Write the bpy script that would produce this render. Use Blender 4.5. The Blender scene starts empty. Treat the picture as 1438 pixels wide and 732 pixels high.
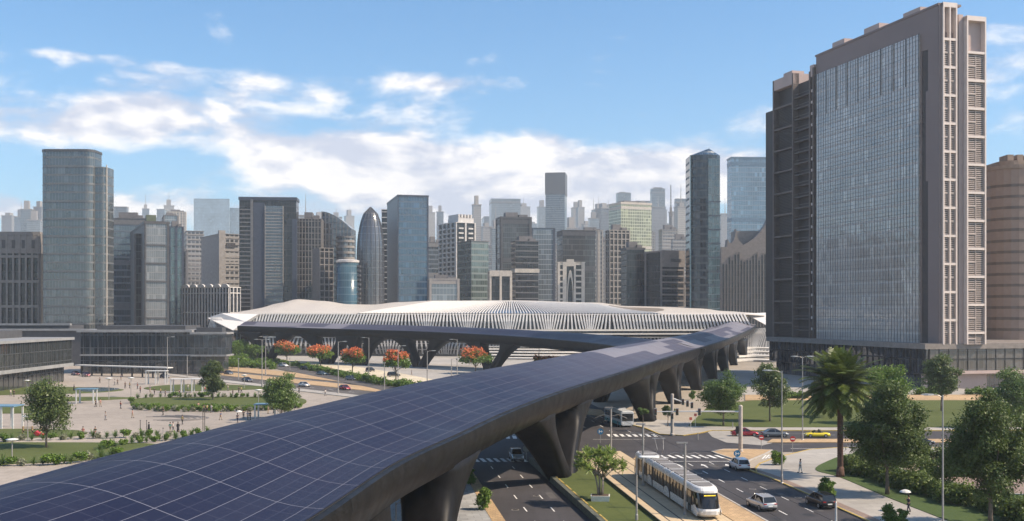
import bpy, math, random
import numpy as np
from mathutils import Vector, Matrix
random.seed(7); RNG = np.random.default_rng(7)
sc = bpy.context.scene
C = sc.collection
PI = math.pi
R = math.radians
# photograph geometry: focal length in photo pixels, horizon row, camera height
F, CX, HY, H = 1500.0, 719.0, 439.0, 22.0

def G(px, py, z=0.0):
    Y = F * (H - z) / (py - HY)
    return ((px - CX) * Y / F, Y)
def XA(px, Y): return (px - CX) * Y / F
def ZA(py, Y): return H + (HY - py) * Y / F
def UT(u, Y): return (u - 0.107 * Y, Y)          # boulevard / tram frame
def WT(w, Y): return (w - 0.1347 * Y, Y)         # sunken road frame

# ------------------------------------------------------------------ mesh builder
class MB:
    def __init__(s): s.v = []; s.f = []; s.uv = None
    def box(s, x0, y0, z0, x1, y1, z1):
        n = len(s.v)
        s.v += [(x0,y0,z0),(x1,y0,z0),(x1,y1,z0),(x0,y1,z0),(x0,y0,z1),(x1,y0,z1),(x1,y1,z1),(x0,y1,z1)]
        s.f += [(n,n+3,n+2,n+1),(n+4,n+5,n+6,n+7),(n,n+1,n+5,n+4),(n+1,n+2,n+6,n+5),(n+2,n+3,n+7,n+6),(n+3,n,n+4,n+7)]
        return s
    def hexa(s, b, t):
        n = len(s.v); s.v += [tuple(p) for p in b] + [tuple(p) for p in t]
        s.f += [(n,n+3,n+2,n+1),(n+4,n+5,n+6,n+7),(n,n+1,n+5,n+4),(n+1,n+2,n+6,n+5),(n+2,n+3,n+7,n+6),(n+3,n,n+4,n+7)]
        return s
    def quad(s, a, b, c, d):
        n = len(s.v); s.v += [tuple(a), tuple(b), tuple(c), tuple(d)]; s.f.append((n,n+1,n+2,n+3)); return s
    def prism(s, poly, z0, z1, top=True, bottom=True):
        a = sum(poly[i][0]*poly[(i+1)%len(poly)][1]-poly[(i+1)%len(poly)][0]*poly[i][1] for i in range(len(poly)))
        if a < 0: poly = poly[::-1]
        n = len(s.v); m = len(poly)
        s.v += [(p[0],p[1],z0) for p in poly] + [(p[0],p[1],z1) for p in poly]
        for i in range(m):
            j = (i+1) % m; s.f.append((n+i,n+j,n+m+j,n+m+i))
        if top: s.f.append(tuple(range(n+m, n+2*m)))
        if bottom: s.f.append(tuple(range(n+m-1, n-1, -1)))
        return s
    def sheet(s, poly, z):
        a = sum(poly[i][0]*poly[(i+1)%len(poly)][1]-poly[(i+1)%len(poly)][0]*poly[i][1] for i in range(len(poly)))
        if a < 0: poly = poly[::-1]
        n = len(s.v); s.v += [(p[0],p[1],z) for p in poly]; s.f.append(tuple(range(n, n+len(poly)))); return s
    def loft(s, rings, closed=True, cap=True):
        n = len(s.v); m = len(rings[0])
        for r in rings: s.v += [tuple(p) for p in r]
        for i in range(len(rings)-1):
            for j in range(m if closed else m-1):
                k = (j+1) % m
                s.f.append((n+i*m+j, n+i*m+k, n+(i+1)*m+k, n+(i+1)*m+j))
        if cap and closed:
            s.f.append(tuple(range(n+m-1, n-1, -1)))
            e = n+(len(rings)-1)*m; s.f.append(tuple(range(e, e+m)))
        return s
    def tube(s, a, b, r0, r1=None, k=8):
        r1 = r0 if r1 is None else r1
        a = Vector(a); b = Vector(b); d = (b-a)
        if d.length < 1e-6: return s
        d.normalize(); u = d.orthogonal().normalized(); w = d.cross(u)
        ring = lambda c, r: [c + (u*math.cos(2*PI*i/k) + w*math.sin(2*PI*i/k))*r for i in range(k)]
        return s.loft([ring(a, r0), ring(b, r1)])
    def path(s, pts, rs, k=8):
        pts = [Vector(p) for p in pts]; rings = []; u = None
        for i, p in enumerate(pts):
            d = (pts[min(i+1,len(pts)-1)] - pts[max(i-1,0)]).normalized()
            if u is None: u = d.orthogonal().normalized()
            u = (u - d*u.dot(d)).normalized(); w = d.cross(u)
            rings.append([p + (u*math.cos(2*PI*j/k) + w*math.sin(2*PI*j/k))*rs[i] for j in range(k)])
        return s.loft(rings)
    def lathe(s, prof, c=(0,0,0), k=16):
        rings = [[(c[0]+r*math.cos(2*PI*j/k), c[1]+r*math.sin(2*PI*j/k), c[2]+z) for j in range(k)] for r, z in prof]
        return s.loft(rings)
    def build(s, name, m, parent=None, smooth=False, loc=None):
        me = bpy.data.meshes.new(name); me.from_pydata(s.v, [], s.f); me.validate(); 
        if smooth: me.polygons.foreach_set('use_smooth', [True]*len(me.polygons))
        me.materials.append(m); me.update()
        o = bpy.data.objects.new(name, me); C.objects.link(o)
        if parent is not None: o.parent = parent
        if loc is not None: o.location = loc
        return o

def tag(o, label=None, cat=None, group=None, kind=None):
    if label: o['label'] = label
    if cat: o['category'] = cat
    if group: o['group'] = group
    if kind: o['kind'] = kind
    return o
def thing(name, label, cat, loc=(0,0,0), rz=0.0, group=None):
    o = bpy.data.objects.new(name, None); C.objects.link(o)
    o.location = loc; o.rotation_euler = (0,0,rz); o.empty_display_size = .5
    return tag(o, label, cat, group)
KIDS = {}
def kids(o): return [c for c in bpy.data.objects if c.parent == o]
def tree_of(o, allo):
    return (o, [tree_of(c, allo) for c in allo.get(o.name, [])])
def dup_tree(t, parent=None):
    c = t[0].copy(); C.objects.link(c); c.parent = parent
    for k in t[1]: dup_tree(k, c)
    return c
def snapshot(o):
    allo = {}
    for c in bpy.data.objects:
        if c.parent: allo.setdefault(c.parent.name, []).append(c)
    return tree_of(o, allo)
USED = set()
def put(t, loc, rz=0.0, sc_=1.0, label=None, group=None, sz=None):
    """first placement moves the source itself, later ones copy it"""
    o = t[0]
    if id(o) in USED or o.name in USED: o = dup_tree(t)
    else: USED.add(o.name)
    o.location = loc; o.rotation_euler = (0,0,rz); o.scale = (sc_, sc_, sz if sz else sc_)
    if label: o['label'] = label
    if group: o['group'] = group
    elif 'group' in o and group == '': del o['group']
    return o

# ------------------------------------------------------------------ materials
def new_mat(name):
    m = bpy.data.materials.new(name); m.use_nodes = True
    nt = m.node_tree; b = nt.nodes['Principled BSDF']; return m, nt, b
def N(nt, t, **kw):
    n = nt.nodes.new(t)
    for k, v in kw.items():
        if k.startswith('i_'): n.inputs[int(k[2:])].default_value = v
        else: setattr(n, k, v)
    return n
def math_(nt, op, a, b=None, c=None, clamp=False):
    n = nt.nodes.new('ShaderNodeMath'); n.operation = op; n.use_clamp = clamp
    for i, x in enumerate((a, b, c)):
        if x is None: continue
        if isinstance(x, (int, float)): n.inputs[i].default_value = x
        else: nt.links.new(x, n.inputs[i])
    return n.outputs[0]
def mixc(nt, f, a, b, mode='MIX'):
    n = nt.nodes.new('ShaderNodeMix'); n.data_type = 'RGBA'; n.blend_type = mode
    for i, x in ((0, f), (6, a), (7, b)):
        if isinstance(x, (int, float)): n.inputs[i].default_value = x
        elif isinstance(x, (tuple, list)): n.inputs[i].default_value = (*x, 1) if len(x) == 3 else x
        else: nt.links.new(x, n.inputs[i])
    return n.outputs[2]
def noise(nt, vec, scale, detail=3, rough=.55, dist=0):
    n = nt.nodes.new('ShaderNodeTexNoise'); n.inputs['Scale'].default_value = scale
    n.inputs['Detail'].default_value = detail; n.inputs['Roughness'].default_value = rough; n.inputs['Distortion'].default_value = dist
    if vec is not None: nt.links.new(vec, n.inputs['Vector'])
    return n.outputs[0]
def maprange(nt, x, a, b, c, d):
    n = nt.nodes.new('ShaderNodeMapRange'); nt.links.new(x, n.inputs[0])
    for i, v in enumerate((a, b, c, d)): n.inputs[i+1].default_value = v
    return n.outputs[0]
MATS = {}
def pm(name, col, rough=.6, metal=0.0, var=.18, scale=.6, bump=0.0, bscale=8, ior=1.45, emit=None, dirt=.0):
    """plain procedural material: base colour broken up by two noises"""
    if name in MATS: return MATS[name]
    m, nt, b = new_mat(name)
    tc = nt.nodes.new('ShaderNodeTexCoord').outputs['Object']
    n1 = noise(nt, tc, scale, 4, .6)
    f = maprange(nt, n1, .3, .7, 1-var, 1+var)
    n2 = noise(nt, tc, scale*9, 3, .6)
    f = math_(nt, 'MULTIPLY', f, maprange(nt, n2, .3, .7, 1-var*.5, 1+var*.5))
    mul = nt.nodes.new('ShaderNodeVectorMath'); mul.operation = 'SCALE'
    mul.inputs[0].default_value = col; nt.links.new(f, mul.inputs['Scale'])
    nt.links.new(mul.outputs[0], b.inputs['Base Color'])
    nt.links.new(maprange(nt, n2, .3, .7, max(.02, rough*.85), min(1, rough*1.12)), b.inputs['Roughness'])
    b.inputs['Metallic'].default_value = metal; b.inputs['IOR'].default_value = ior
    if bump:
        bn = nt.nodes.new('ShaderNodeBump'); bn.inputs['Strength'].default_value = bump; bn.inputs['Distance'].default_value = .05
        nt.links.new(noise(nt, tc, bscale, 4), bn.inputs['Height']); nt.links.new(bn.outputs[0], b.inputs['Normal'])
    if emit: b.inputs['Emission Color'].default_value = (*col, 1); b.inputs['Emission Strength'].default_value = emit
    MATS[name] = m; return m

def facade_mat(name, glass=(.05,.07,.09), frame=(.25,.25,.25), fh=4.0, bay=1.5, wv=.08, wh=.1, rough=.12, var=.6, ior=2.1,
               span=None, spw=.3, cyl=0.0, wob=.25, blind=.06, metal=0.0):
    """windows of a facade: floors fh high, bays wide, mullions, spandrels, panes that differ"""
    m, nt, b = new_mat(name)
    tcn = nt.nodes.new('ShaderNodeTexCoord'); L = nt.links
    sp = nt.nodes.new('ShaderNodeSeparateXYZ'); L.new(tcn.outputs['Object'], sp.inputs[0])
    if cyl:
        h = math_(nt, 'MULTIPLY', math_(nt, 'ARCTAN2', sp.outputs[1], sp.outputs[0]), cyl)
    else:
        sn = nt.nodes.new('ShaderNodeSeparateXYZ'); L.new(tcn.outputs['Normal'], sn.inputs[0])
        h = math_(nt, 'ADD', math_(nt, 'MULTIPLY', sp.outputs[0], math_(nt, 'ABSOLUTE', sn.outputs[1])),
                  math_(nt, 'MULTIPLY', sp.outputs[1], math_(nt, 'ABSOLUTE', sn.outputs[0])))
    hb = math_(nt, 'DIVIDE', h, bay); zb = math_(nt, 'DIVIDE', sp.outputs[2], fh)
    fx = math_(nt, 'FRACT', hb); fz = math_(nt, 'FRACT', zb)
    mv = math_(nt, 'LESS_THAN', fx, wv); mh = math_(nt, 'LESS_THAN', fz, wh)
    fr = math_(nt, 'MAXIMUM', mv, mh)
    cell = nt.nodes.new('ShaderNodeCombineXYZ')
    L.new(math_(nt, 'FLOOR', hb), cell.inputs[0]); L.new(math_(nt, 'FLOOR', zb), cell.inputs[1])
    wn = nt.nodes.new('ShaderNodeTexWhiteNoise'); wn.noise_dimensions = '3D'; L.new(cell.outputs[0], wn.inputs['Vector'])
    big = noise(nt, tcn.outputs['Object'], .035, 3)
    v = math_(nt, 'MULTIPLY', maprange(nt, wn.outputs[0], 0, 1, 1-var*.6, 1+var*.6), maprange(nt, big, .3, .7, .7, 1.35))
    gs = nt.nodes.new('ShaderNodeVectorMath'); gs.operation = 'SCALE'; gs.inputs[0].default_value = glass; L.new(v, gs.inputs['Scale'])
    col = gs.outputs[0]
    bl = math_(nt, 'GREATER_THAN', wn.outputs[0], 1-blind)
    col = mixc(nt, math_(nt, 'MULTIPLY', bl, .4), col, tuple(min(1, g*2.2+.04) for g in glass))
    nonglass = fr
    if span is not None:
        sm = math_(nt, 'LESS_THAN', fz, spw)
        col = mixc(nt, sm, col, span); nonglass = math_(nt, 'MAXIMUM', fr, sm)
    col = mixc(nt, fr, col, frame)
    L.new(col, b.inputs['Base Color'])
    L.new(maprange(nt, nonglass, 0, 1, rough, .5), b.inputs['Roughness'])
    b.inputs['IOR'].default_value = ior; b.inputs['Metallic'].default_value = metal
    bn = nt.nodes.new('ShaderNodeBump'); bn.inputs['Strength'].default_value = wob; bn.inputs['Distance'].default_value = .3
    hh = math_(nt, 'ADD', noise(nt, tcn.outputs['Object'], .22, 2), math_(nt, 'MULTIPLY', wn.outputs[0], .12))
    L.new(hh, bn.inputs['Height']); L.new(bn.outputs[0], b.inputs['Normal'])
    MATS[name] = m; return m

def leaf_mat(name, c1, c2, rough=.5, trans=.25):
    m, nt, b = new_mat(name); L = nt.links
    g = nt.nodes.new('ShaderNodeNewGeometry'); oi = nt.nodes.new('ShaderNodeObjectInfo')
    tc = nt.nodes.new('ShaderNodeTexCoord').outputs['Object']
    f = math_(nt, 'ADD', math_(nt, 'MULTIPLY', g.outputs['Random Per Island'], .55), math_(nt, 'MULTIPLY', noise(nt, tc, .9, 2), .6))
    f = math_(nt, 'ADD', f, math_(nt, 'MULTIPLY', math_(nt, 'SUBTRACT', oi.outputs['Random'], .5), .3), clamp=True)
    L.new(mixc(nt, f, c1, c2), b.inputs['Base Color'])
    b.inputs['Roughness'].default_value = rough; b.inputs['Specular IOR Level'].default_value = .35
    tr = nt.nodes.new('ShaderNodeBsdfTranslucent'); L.new(mixc(nt, f, tuple(x*1.3 for x in c1), tuple(x*1.4 for x in c2)), tr.inputs[0])
    mx = nt.nodes.new('ShaderNodeMixShader'); mx.inputs[0].default_value = trans
    L.new(b.outputs[0], mx.inputs[1]); L.new(tr.outputs[0], mx.inputs[2])
    L.new(mx.outputs[0], nt.nodes['Material Output'].inputs[0])
    MATS[name] = m; return m

def quads_obj(name, P, U, V, m, parent=None):
    """many separate quads: centres P, half-vectors U, V"""
    n = len(P); v = np.empty((n*4, 3), np.float32)
    v[0::4] = P-U-V; v[1::4] = P+U-V; v[2::4] = P+U+V; v[3::4] = P-U+V
    me = bpy.data.meshes.new(name); me.vertices.add(n*4); me.vertices.foreach_set('co', v.ravel())
    me.loops.add(n*4); me.loops.foreach_set('vertex_index', np.arange(n*4, dtype=np.int32))
    me.polygons.add(n); me.polygons.foreach_set('loop_start', np.arange(0, n*4, 4, dtype=np.int32))
    me.update(calc_edges=True); me.materials.append(m)
    o = bpy.data.objects.new(name, me); C.objects.link(o)
    if parent is not None: o.parent = parent
    return o
def leaf_cloud(name, centres, radii, n, size, m, parent=None, seed=0, shell=.55, flat=.75, aspect=.55):
    rg = np.random.default_rng(seed)
    centres = np.asarray(centres, float); radii = np.asarray(radii, float)
    w = radii**2; idx = rg.choice(len(centres), n, p=w/w.sum())
    d = rg.normal(size=(n,3)); d /= np.linalg.norm(d, axis=1)[:,None]
    r = radii[idx]*(shell + (1-shell)*rg.random(n))*(1+.18*rg.normal(size=n).clip(-1.5,1.5))
    P = centres[idx] + d*r[:,None]*np.array([1,1,flat])
    nrm = d*.7 + rg.normal(size=(n,3))*.7 + np.array([0,0,.45]); nrm /= np.linalg.norm(nrm, axis=1)[:,None]
    t = rg.normal(size=(n,3)); U = np.cross(nrm, t); U /= np.linalg.norm(U, axis=1)[:,None]; V = np.cross(nrm, U)
    s = size*(.6+.8*rg.random(n))[:,None]*.5
    return quads_obj(name, P.astype(np.float32), (U*s).astype(np.float32), (V*s*aspect).astype(np.float32), m, parent)
# ------------------------------------------------------------------ camera, sun, sky, air
cam = bpy.data.cameras.new('camera'); camo = bpy.data.objects.new('camera', cam); C.objects.link(camo)
cam.sensor_width = 36; cam.lens = F/1438*36; cam.shift_y = (HY-366)/1438; cam.clip_start = .5; cam.clip_end = 30000
camo.location = (0, 0, H); camo.rotation_euler = (R(90), 0, 0); sc.camera = camo
SUN_EL, SUN_AZ = R(44), R(-12)        # azimuth measured from +X towards +Y
sv = Vector((math.cos(SUN_EL)*math.cos(SUN_AZ), math.cos(SUN_EL)*math.sin(SUN_AZ), math.sin(SUN_EL)))
sl = bpy.data.lights.new('sun', 'SUN'); sl.energy = 5.0; sl.angle = R(.5); sl.color = (1, .83, .64)
so = bpy.data.objects.new('sun', sl); C.objects.link(so); so.rotation_euler = sv.to_track_quat('Z', 'Y').to_euler(); so.location = (300, -60, 300)
sc.view_settings.view_transform = 'Standard'; sc.view_settings.look = 'None'; sc.view_settings.gamma = 1
sc.view_settings.exposure = 0.55; sc.view_settings.use_curve_mapping = False
w = bpy.data.worlds.new('World'); sc.world = w; w.use_nodes = True
nt = w.node_tree; L = nt.links; bg = nt.nodes['Background']; bg.inputs[1].default_value = .112
sky = nt.nodes.new('ShaderNodeTexSky'); sky.sky_type = 'NISHITA'; sky.sun_disc = False
sky.sun_elevation = SUN_EL; sky.sun_rotation = R(90) - SUN_AZ   # rotation is clockwise from +Y
sky.air_density = 1.0; sky.dust_density = .7; sky.ozone_density = 2.2; sky.altitude = 0
tcw = nt.nodes.new('ShaderNodeTexCoord').outputs['Generated']
sp = nt.nodes.new('ShaderNodeSeparateXYZ'); L.new(tcw, sp.inputs[0])
# clouds: noise over the sky directions (azimuth, elevation), gathered into banks
az = math_(nt, 'ARCTAN2', sp.outputs[0], sp.outputs[1])
el = math_(nt, 'ARCSINE', sp.outputs[2])
def bank(x, y, rx, ry, amp):
    a0 = math.atan((x-CX)/F); e0 = math.atan((HY-y)/F); ra = rx/F; re = ry/F
    dx = math_(nt, 'DIVIDE', math_(nt, 'SUBTRACT', az, a0), ra); dy = math_(nt, 'DIVIDE', math_(nt, 'SUBTRACT', el, e0), re)
    q = math_(nt, 'ADD', math_(nt, 'MULTIPLY', dx, dx), math_(nt, 'MULTIPLY', dy, dy))
    return math_(nt, 'MULTIPLY', math_(nt, 'EXPONENT', math_(nt, 'MULTIPLY', q, -1.0)), amp)
def cvec(ox, oy, sx, sy):
    c = nt.nodes.new('ShaderNodeCombineXYZ')
    L.new(math_(nt, 'MULTIPLY', math_(nt, 'ADD', az, ox), sx), c.inputs[0]); L.new(math_(nt, 'MULTIPLY', math_(nt, 'ADD', el, oy), sy), c.inputs[1])
    c.inputs[2].default_value = 3.7; return c.outputs[0]
banks = [bank(720,262,280,58,.52), bank(540,235,190,34,.30), bank(880,262,110,42,.26), bank(200,185,240,38,.27), bank(250,115,230,16,.15), bank(420,160,150,30,.16), bank(330,132,170,18,.12),
         bank(610,118,110,10,.16), bank(110,105,90,8,.13), bank(1075,175,55,28,.2), bank(1000,240,120,40,.14), bank(1420,195,60,60,.2),
         bank(80,300,170,24,.22), bank(470,300,280,34,.16), bank(1120,6,110,9,.15), bank(840,10,60,30,.08), bank(1600,120,150,60,.2), bank(-300,150,300,60,.25)]
msk = banks[0]
for b_ in banks[1:]: msk = math_(nt, 'ADD', msk, b_)
back = math_(nt, 'MULTIPLY', math_(nt, 'LESS_THAN', sp.outputs[1], 0.05), .10)   # the sky behind the viewer is half clouded too
msk = math_(nt, 'ADD', msk, back)
def dens(ox, oy):
    n1 = noise(nt, cvec(ox, oy, 9, 21), 1.0, 9, .55, .15)
    return math_(nt, 'ADD', n1, msk)
d0 = dens(0, 0); d1 = dens(-.012, -.012)
cov = maprange(nt, d0, .58, .80, 0, 1); nt.nodes[-1].interpolation_type = 'SMOOTHSTEP'
cov = math_(nt, 'MULTIPLY', cov, maprange(nt, el, -.01, .02, 0, 1))
lit = math_(nt, 'ADD', math_(nt, 'MULTIPLY', math_(nt, 'SUBTRACT', d0, d1), 7.5), .5, clamp=True)
lit = math_(nt, 'MULTIPLY', lit, maprange(nt, d0, .85, 1.2, 1.0, .78))
ccol = mixc(nt, lit, (4.5, 4.7, 5.5), (8.3, 7.8, 7.4))
skyc = mixc(nt, 1.0, sky.outputs[0], (.56, .92, 1.12), 'MULTIPLY')
veil = math_(nt, 'MULTIPLY', math_(nt, 'EXPONENT', math_(nt, 'MULTIPLY', math_(nt, 'MAXIMUM', el, 0.0), -9.0)), .62)   # thin bright mist low over the horizon
skyc = mixc(nt, veil, skyc, (5.0, 5.7, 6.3))
fin = mixc(nt, math_(nt, 'MULTIPLY', cov, .92), skyc, ccol)
L.new(fin, bg.inputs[0])
sc.cycles.use_denoising = True
try: sc.cycles.denoiser = 'OPENIMAGEDENOISE'
except Exception: pass
sc.cycles.max_bounces = 6; sc.cycles.diffuse_bounces = 2; sc.cycles.glossy_bounces = 3; sc.cycles.transmission_bounces = 3
sc.cycles.volume_bounces = 0; sc.cycles.transparent_max_bounces = 6; sc.cycles.caustics_reflective = False; sc.cycles.caustics_refractive = False
sc.cycles.sample_clamp_indirect = 6

HAZE = True
if HAZE:
    hz = MB().box(-5200, -300, -4, 5200, 6200, 330)
    m = bpy.data.materials.new('air_haze'); m.use_nodes = True; hn = m.node_tree
    hn.nodes.remove(hn.nodes['Principled BSDF'])
    pv = hn.nodes.new('ShaderNodeVolumePrincipled'); pv.inputs['Color'].default_value = (.86, .93, 1, 1)
    pv.inputs['Density'].default_value = .00016; pv.inputs['Anisotropy'].default_value = .1
    hn.links.new(pv.outputs[0], hn.nodes['Material Output'].inputs['Volume'])
    m.cycles.homogeneous_volume = True
    tag(hz.build('haze', m), kind='stuff')

# ------------------------------------------------------------------ ground materials
def paving_mat(name, base, joint, size=1.2, var=.12, rough=.75, w=.02, big=.03, ratio=1.0, rot=0.0):
    m, nt, b = new_mat(name); L = nt.links
    tc = nt.nodes.new('ShaderNodeTexCoord').outputs['Object']
    mp = nt.nodes.new('ShaderNodeMapping'); mp.inputs['Rotation'].default_value = (0, 0, rot); L.new(tc, mp.inputs[0])
    br = nt.nodes.new('ShaderNodeTexBrick'); L.new(mp.outputs[0], br.inputs['Vector'])
    br.inputs['Color1'].default_value = (*[c*(1-var) for c in base], 1); br.inputs['Color2'].default_value = (*[min(1, c*(1+var)) for c in base], 1)
    br.inputs['Mortar'].default_value = (*joint, 1); br.inputs['Scale'].default_value = 1; br.inputs['Mortar Size'].default_value = w
    br.inputs['Brick Width'].default_value = size*ratio; br.inputs['Row Height'].default_value = size
    f = maprange(nt, noise(nt, tc, big, 5, .6), .3, .7, .82, 1.15)
    f = math_(nt, 'MULTIPLY', f, maprange(nt, noise(nt, tc, .6, 4, .65), .3, .7, .9, 1.1))
    mul = nt.nodes.new('ShaderNodeVectorMath'); mul.operation = 'SCALE'; L.new(br.outputs[0], mul.inputs[0]); L.new(f, mul.inputs['Scale'])
    L.new(mul.outputs[0], b.inputs['Base Color']); b.inputs['Roughness'].default_value = rough
    MATS[name] = m; return m
def asphalt_mat(name, base=(.042,.038,.041)):
    m, nt, b = new_mat(name); L = nt.links
    tc = nt.nodes.new('ShaderNodeTexCoord').outputs['Object']
    f = maprange(nt, noise(nt, tc, .12, 5, .6), .3, .7, .78, 1.28)
    f = math_(nt, 'MULTIPLY', f, maprange(nt, noise(nt, tc, 3.5, 4, .7), .3, .7, .88, 1.14))
    mp = nt.nodes.new('ShaderNodeMapping'); mp.inputs['Scale'].default_value = (1.1, .05, 1); mp.inputs['Rotation'].default_value = (0, 0, -.11); L.new(tc, mp.inputs[0])
    f = math_(nt, 'MULTIPLY', f, maprange(nt, noise(nt, mp.outputs[0], 1, 3, .6), .3, .7, .88, 1.12))   # wheel tracks and oil
    vo = nt.nodes.new('ShaderNodeTexVoronoi'); vo.feature = 'DISTANCE_TO_EDGE'; vo.inputs['Scale'].default_value = .16
    wv = nt.nodes.new('ShaderNodeVectorMath'); wv.operation = 'ADD'
    ns = nt.nodes.new('ShaderNodeTexNoise'); ns.inputs['Scale'].default_value = .5; ns.inputs['Detail'].default_value = 5; L.new(tc, ns.inputs[0])
    s3 = nt.nodes.new('ShaderNodeVectorMath'); s3.operation = 'SCALE'; L.new(ns.outputs[1], s3.inputs[0]); s3.inputs['Scale'].default_value = 3
    L.new(tc, wv.inputs[0]); L.new(s3.outputs[0], wv.inputs[1]); L.new(wv.outputs[0], vo.inputs[0])
    crack = math_(nt, 'LESS_THAN', vo.outputs[0], .005)
    f = math_(nt, 'MULTIPLY', f, math_(nt, 'SUBTRACT', 1.0, math_(nt, 'MULTIPLY', crack, .35)))
    mul = nt.nodes.new('ShaderNodeVectorMath'); mul.operation = 'SCALE'; mul.inputs[0].default_value = base; L.new(f, mul.inputs['Scale'])
    L.new(mul.outputs[0], b.inputs['Base Color']); b.inputs['Roughness'].default_value = .82
    MATS[name] = m; return m
def grass_mat(name, c1, c2):
    m, nt, b = new_mat(name); L = nt.links
    tc = nt.nodes.new('ShaderNodeTexCoord').outputs['Object']
    f = math_(nt, 'ADD', math_(nt, 'MULTIPLY', maprange(nt, noise(nt, tc, .09, 5, .6), .3, .7, 0, 1), .5), math_(nt, 'MULTIPLY', maprange(nt, noise(nt, tc, 2.2, 5, .7), .3, .7, 0, 1), .5), clamp=True)
    L.new(mixc(nt, f, c1, c2), b.inputs['Base Color']); b.inputs['Roughness'].default_value = .9; b.inputs['Specular IOR Level'].default_value = .2
    bn = nt.nodes.new('ShaderNodeBump'); bn.inputs['Strength'].default_value = .6; bn.inputs['Distance'].default_value = .06
    L.new(noise(nt, tc, 9, 4, .8), bn.inputs['Height']); L.new(bn.outputs[0], b.inputs['Normal'])
    MATS[name] = m; return m
M_ground = paving_mat('sandy_ground', (.34,.29,.23), (.25,.21,.17), 6, .06, .9, .01, .008)
M_plaza = paving_mat('plaza_paving', (.33,.285,.24), (.22,.19,.155), 2.4, .05, .8, .04, .02)
M_tan = paving_mat('tan_paving', (.44,.30,.165), (.30,.21,.12), .6, .12, .85, .03, .05)
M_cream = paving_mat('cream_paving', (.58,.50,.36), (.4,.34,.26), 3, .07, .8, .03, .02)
M_conc = paving_mat('concrete_paving', (.36,.335,.30), (.24,.22,.20), 1.8, .07, .8, .025, .04, 1.6, -.107)
M_tile = paving_mat('grey_tile_paving', (.33,.33,.33), (.2,.2,.2), 1.1, .16, .7, .03, .05, 1.4, -.13)
M_brown = paving_mat('brown_block_paving', (.25,.18,.145), (.15,.11,.09), .5, .14, .85, .03, .05, 2)
M_tramdeck = paving_mat('tram_deck_paving', (.50,.39,.25), (.30,.23,.15), 3.0, .06, .8, .02, .05, 1.0, -.107)
M_asph = asphalt_mat('asphalt'); M_asph2 = asphalt_mat('worn_asphalt', (.085,.075,.068))
M_grass = grass_mat('lawn_grass', (.060,.078,.020), (.110,.130,.040)); M_grass2 = grass_mat('deep_lawn_grass', (.042,.072,.022), (.080,.115,.036))
M_white = pm('road_paint', (.72,.71,.68), .6, var=.25, scale=2.5); M_yellow = pm('yellow_kerb_paint', (.44,.31,.08), .6, var=.25, scale=2.5)
M_kerb = pm('kerb_concrete', (.40,.37,.33), .8, var=.15, scale=1.5)
M_wall = pm('render_wall', (.35,.32,.28), .8, var=.12)

def ground(name, poly, z, m, kind='structure'):
    return tag(MB().sheet(poly, z).build(name, m), kind=kind)
def slab(name, poly, z0, z1, m):
    return tag(MB().prism(poly, z0, z1, bottom=False).build(name, m), kind='structure')
def strip_poly(pts, wd):
    """a band of width wd to the left of a polyline (wd may be negative)"""
    L_ = []
    for i, p in enumerate(pts):
        a = Vector(pts[max(i-1, 0)]); b = Vector(pts[min(i+1, len(pts)-1)]); d = (b-a).normalized()
        L_.append((p[0]-d.y*wd, p[1]+d.x*wd))
    return L_
def band(mb, pts, wd, z0, z1):
    q = strip_poly(pts, wd)
    for i in range(len(pts)-1):
        mb.prism([pts[i], pts[i+1], q[i+1], q[i]], z0, z1, bottom=False)
def spline(pts, n=8, closed=False):
    P = [Vector((*p, 0)) if len(p) == 2 else Vector(p) for p in pts]; m = len(P); out = []
    rngi = range(m) if closed else range(m-1)
    for i in rngi:
        p0 = P[(i-1) % m] if closed or i > 0 else P[i]; p1 = P[i]; p2 = P[(i+1) % m]; p3 = P[(i+2) % m] if closed or i+2 < m else p2
        for k in range(n):
            t = k/n
            out.append(.5*((2*p1) + (-p0+p2)*t + (2*p0-5*p1+4*p2-p3)*t*t + (-p0+3*p1-3*p2+p3)*t**3))
    if not closed: out.append(P[-1])
    return [tuple(q[:len(pts[0])]) for q in out]
GP = lambda L_: [G(*p) for p in L_]
# ------------------------------------------------------------------ ground, roads, pavements
ground('ground', [(-9000,-200),(9000,-200),(9000,12000),(-9000,12000)], -.03, M_ground)
# plaza on the near side of the highway
ND = Vector((.635,-.772)); NN = Vector((.772,.635)); N0 = Vector((-88,330))
def HW(s, o): p = N0 + ND*s + NN*o; return (p.x, p.y)
ground('plaza_paving', [(-400,30),(-14,30),(-2,150),(-8,190),HW(180,0),HW(0,0),HW(-160,0),(-400,452)], 0.0, M_plaza)
# highway: walk, first carriageway, tan median strips, second carriageway
slab('highway_pavement', [HW(-330,2),HW(150,2),HW(150,6.7),HW(-330,6.7)], -.03, .12, M_conc)
ground('highway_road', [HW(-330,6.7),HW(162,6.7),HW(166,16.5),HW(-330,16.5)], .004, M_asph2)
slab('highway_median', [HW(-330,17),HW(150,17),HW(138,26.5),HW(-330,26.5)], -.03, .12, M_tan)
ground('inner_highway_road', [HW(-330,26.5),HW(150,26.5),HW(135,31),HW(-330,31)], .006, M_asph2)
slab('outer_highway_median', [HW(-330,31.3),HW(128,31.3),HW(80,40),HW(-120,48),HW(-330,50)], -.03, .12, M_tan)
ground('sunlit_forecourt_strip', GP([(380,503.5),(470,511),(560,524),(650,541),(640,546),(560,536),(500,524),(430,513)]), .03, M_cream)  # paler paving tone paints the sunlit patch beside the viaduct shade
cw_top = GP([(260,497),(330,500),(381,507),(452,521),(520,536),(600,553),(680,570)])
cw_bot = GP([(690,584),(600,564),(520,545),(452,531),(381,517),(330,509),(260,504)])
ground('service_road', cw_top + cw_bot, .14, M_asph2)
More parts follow.
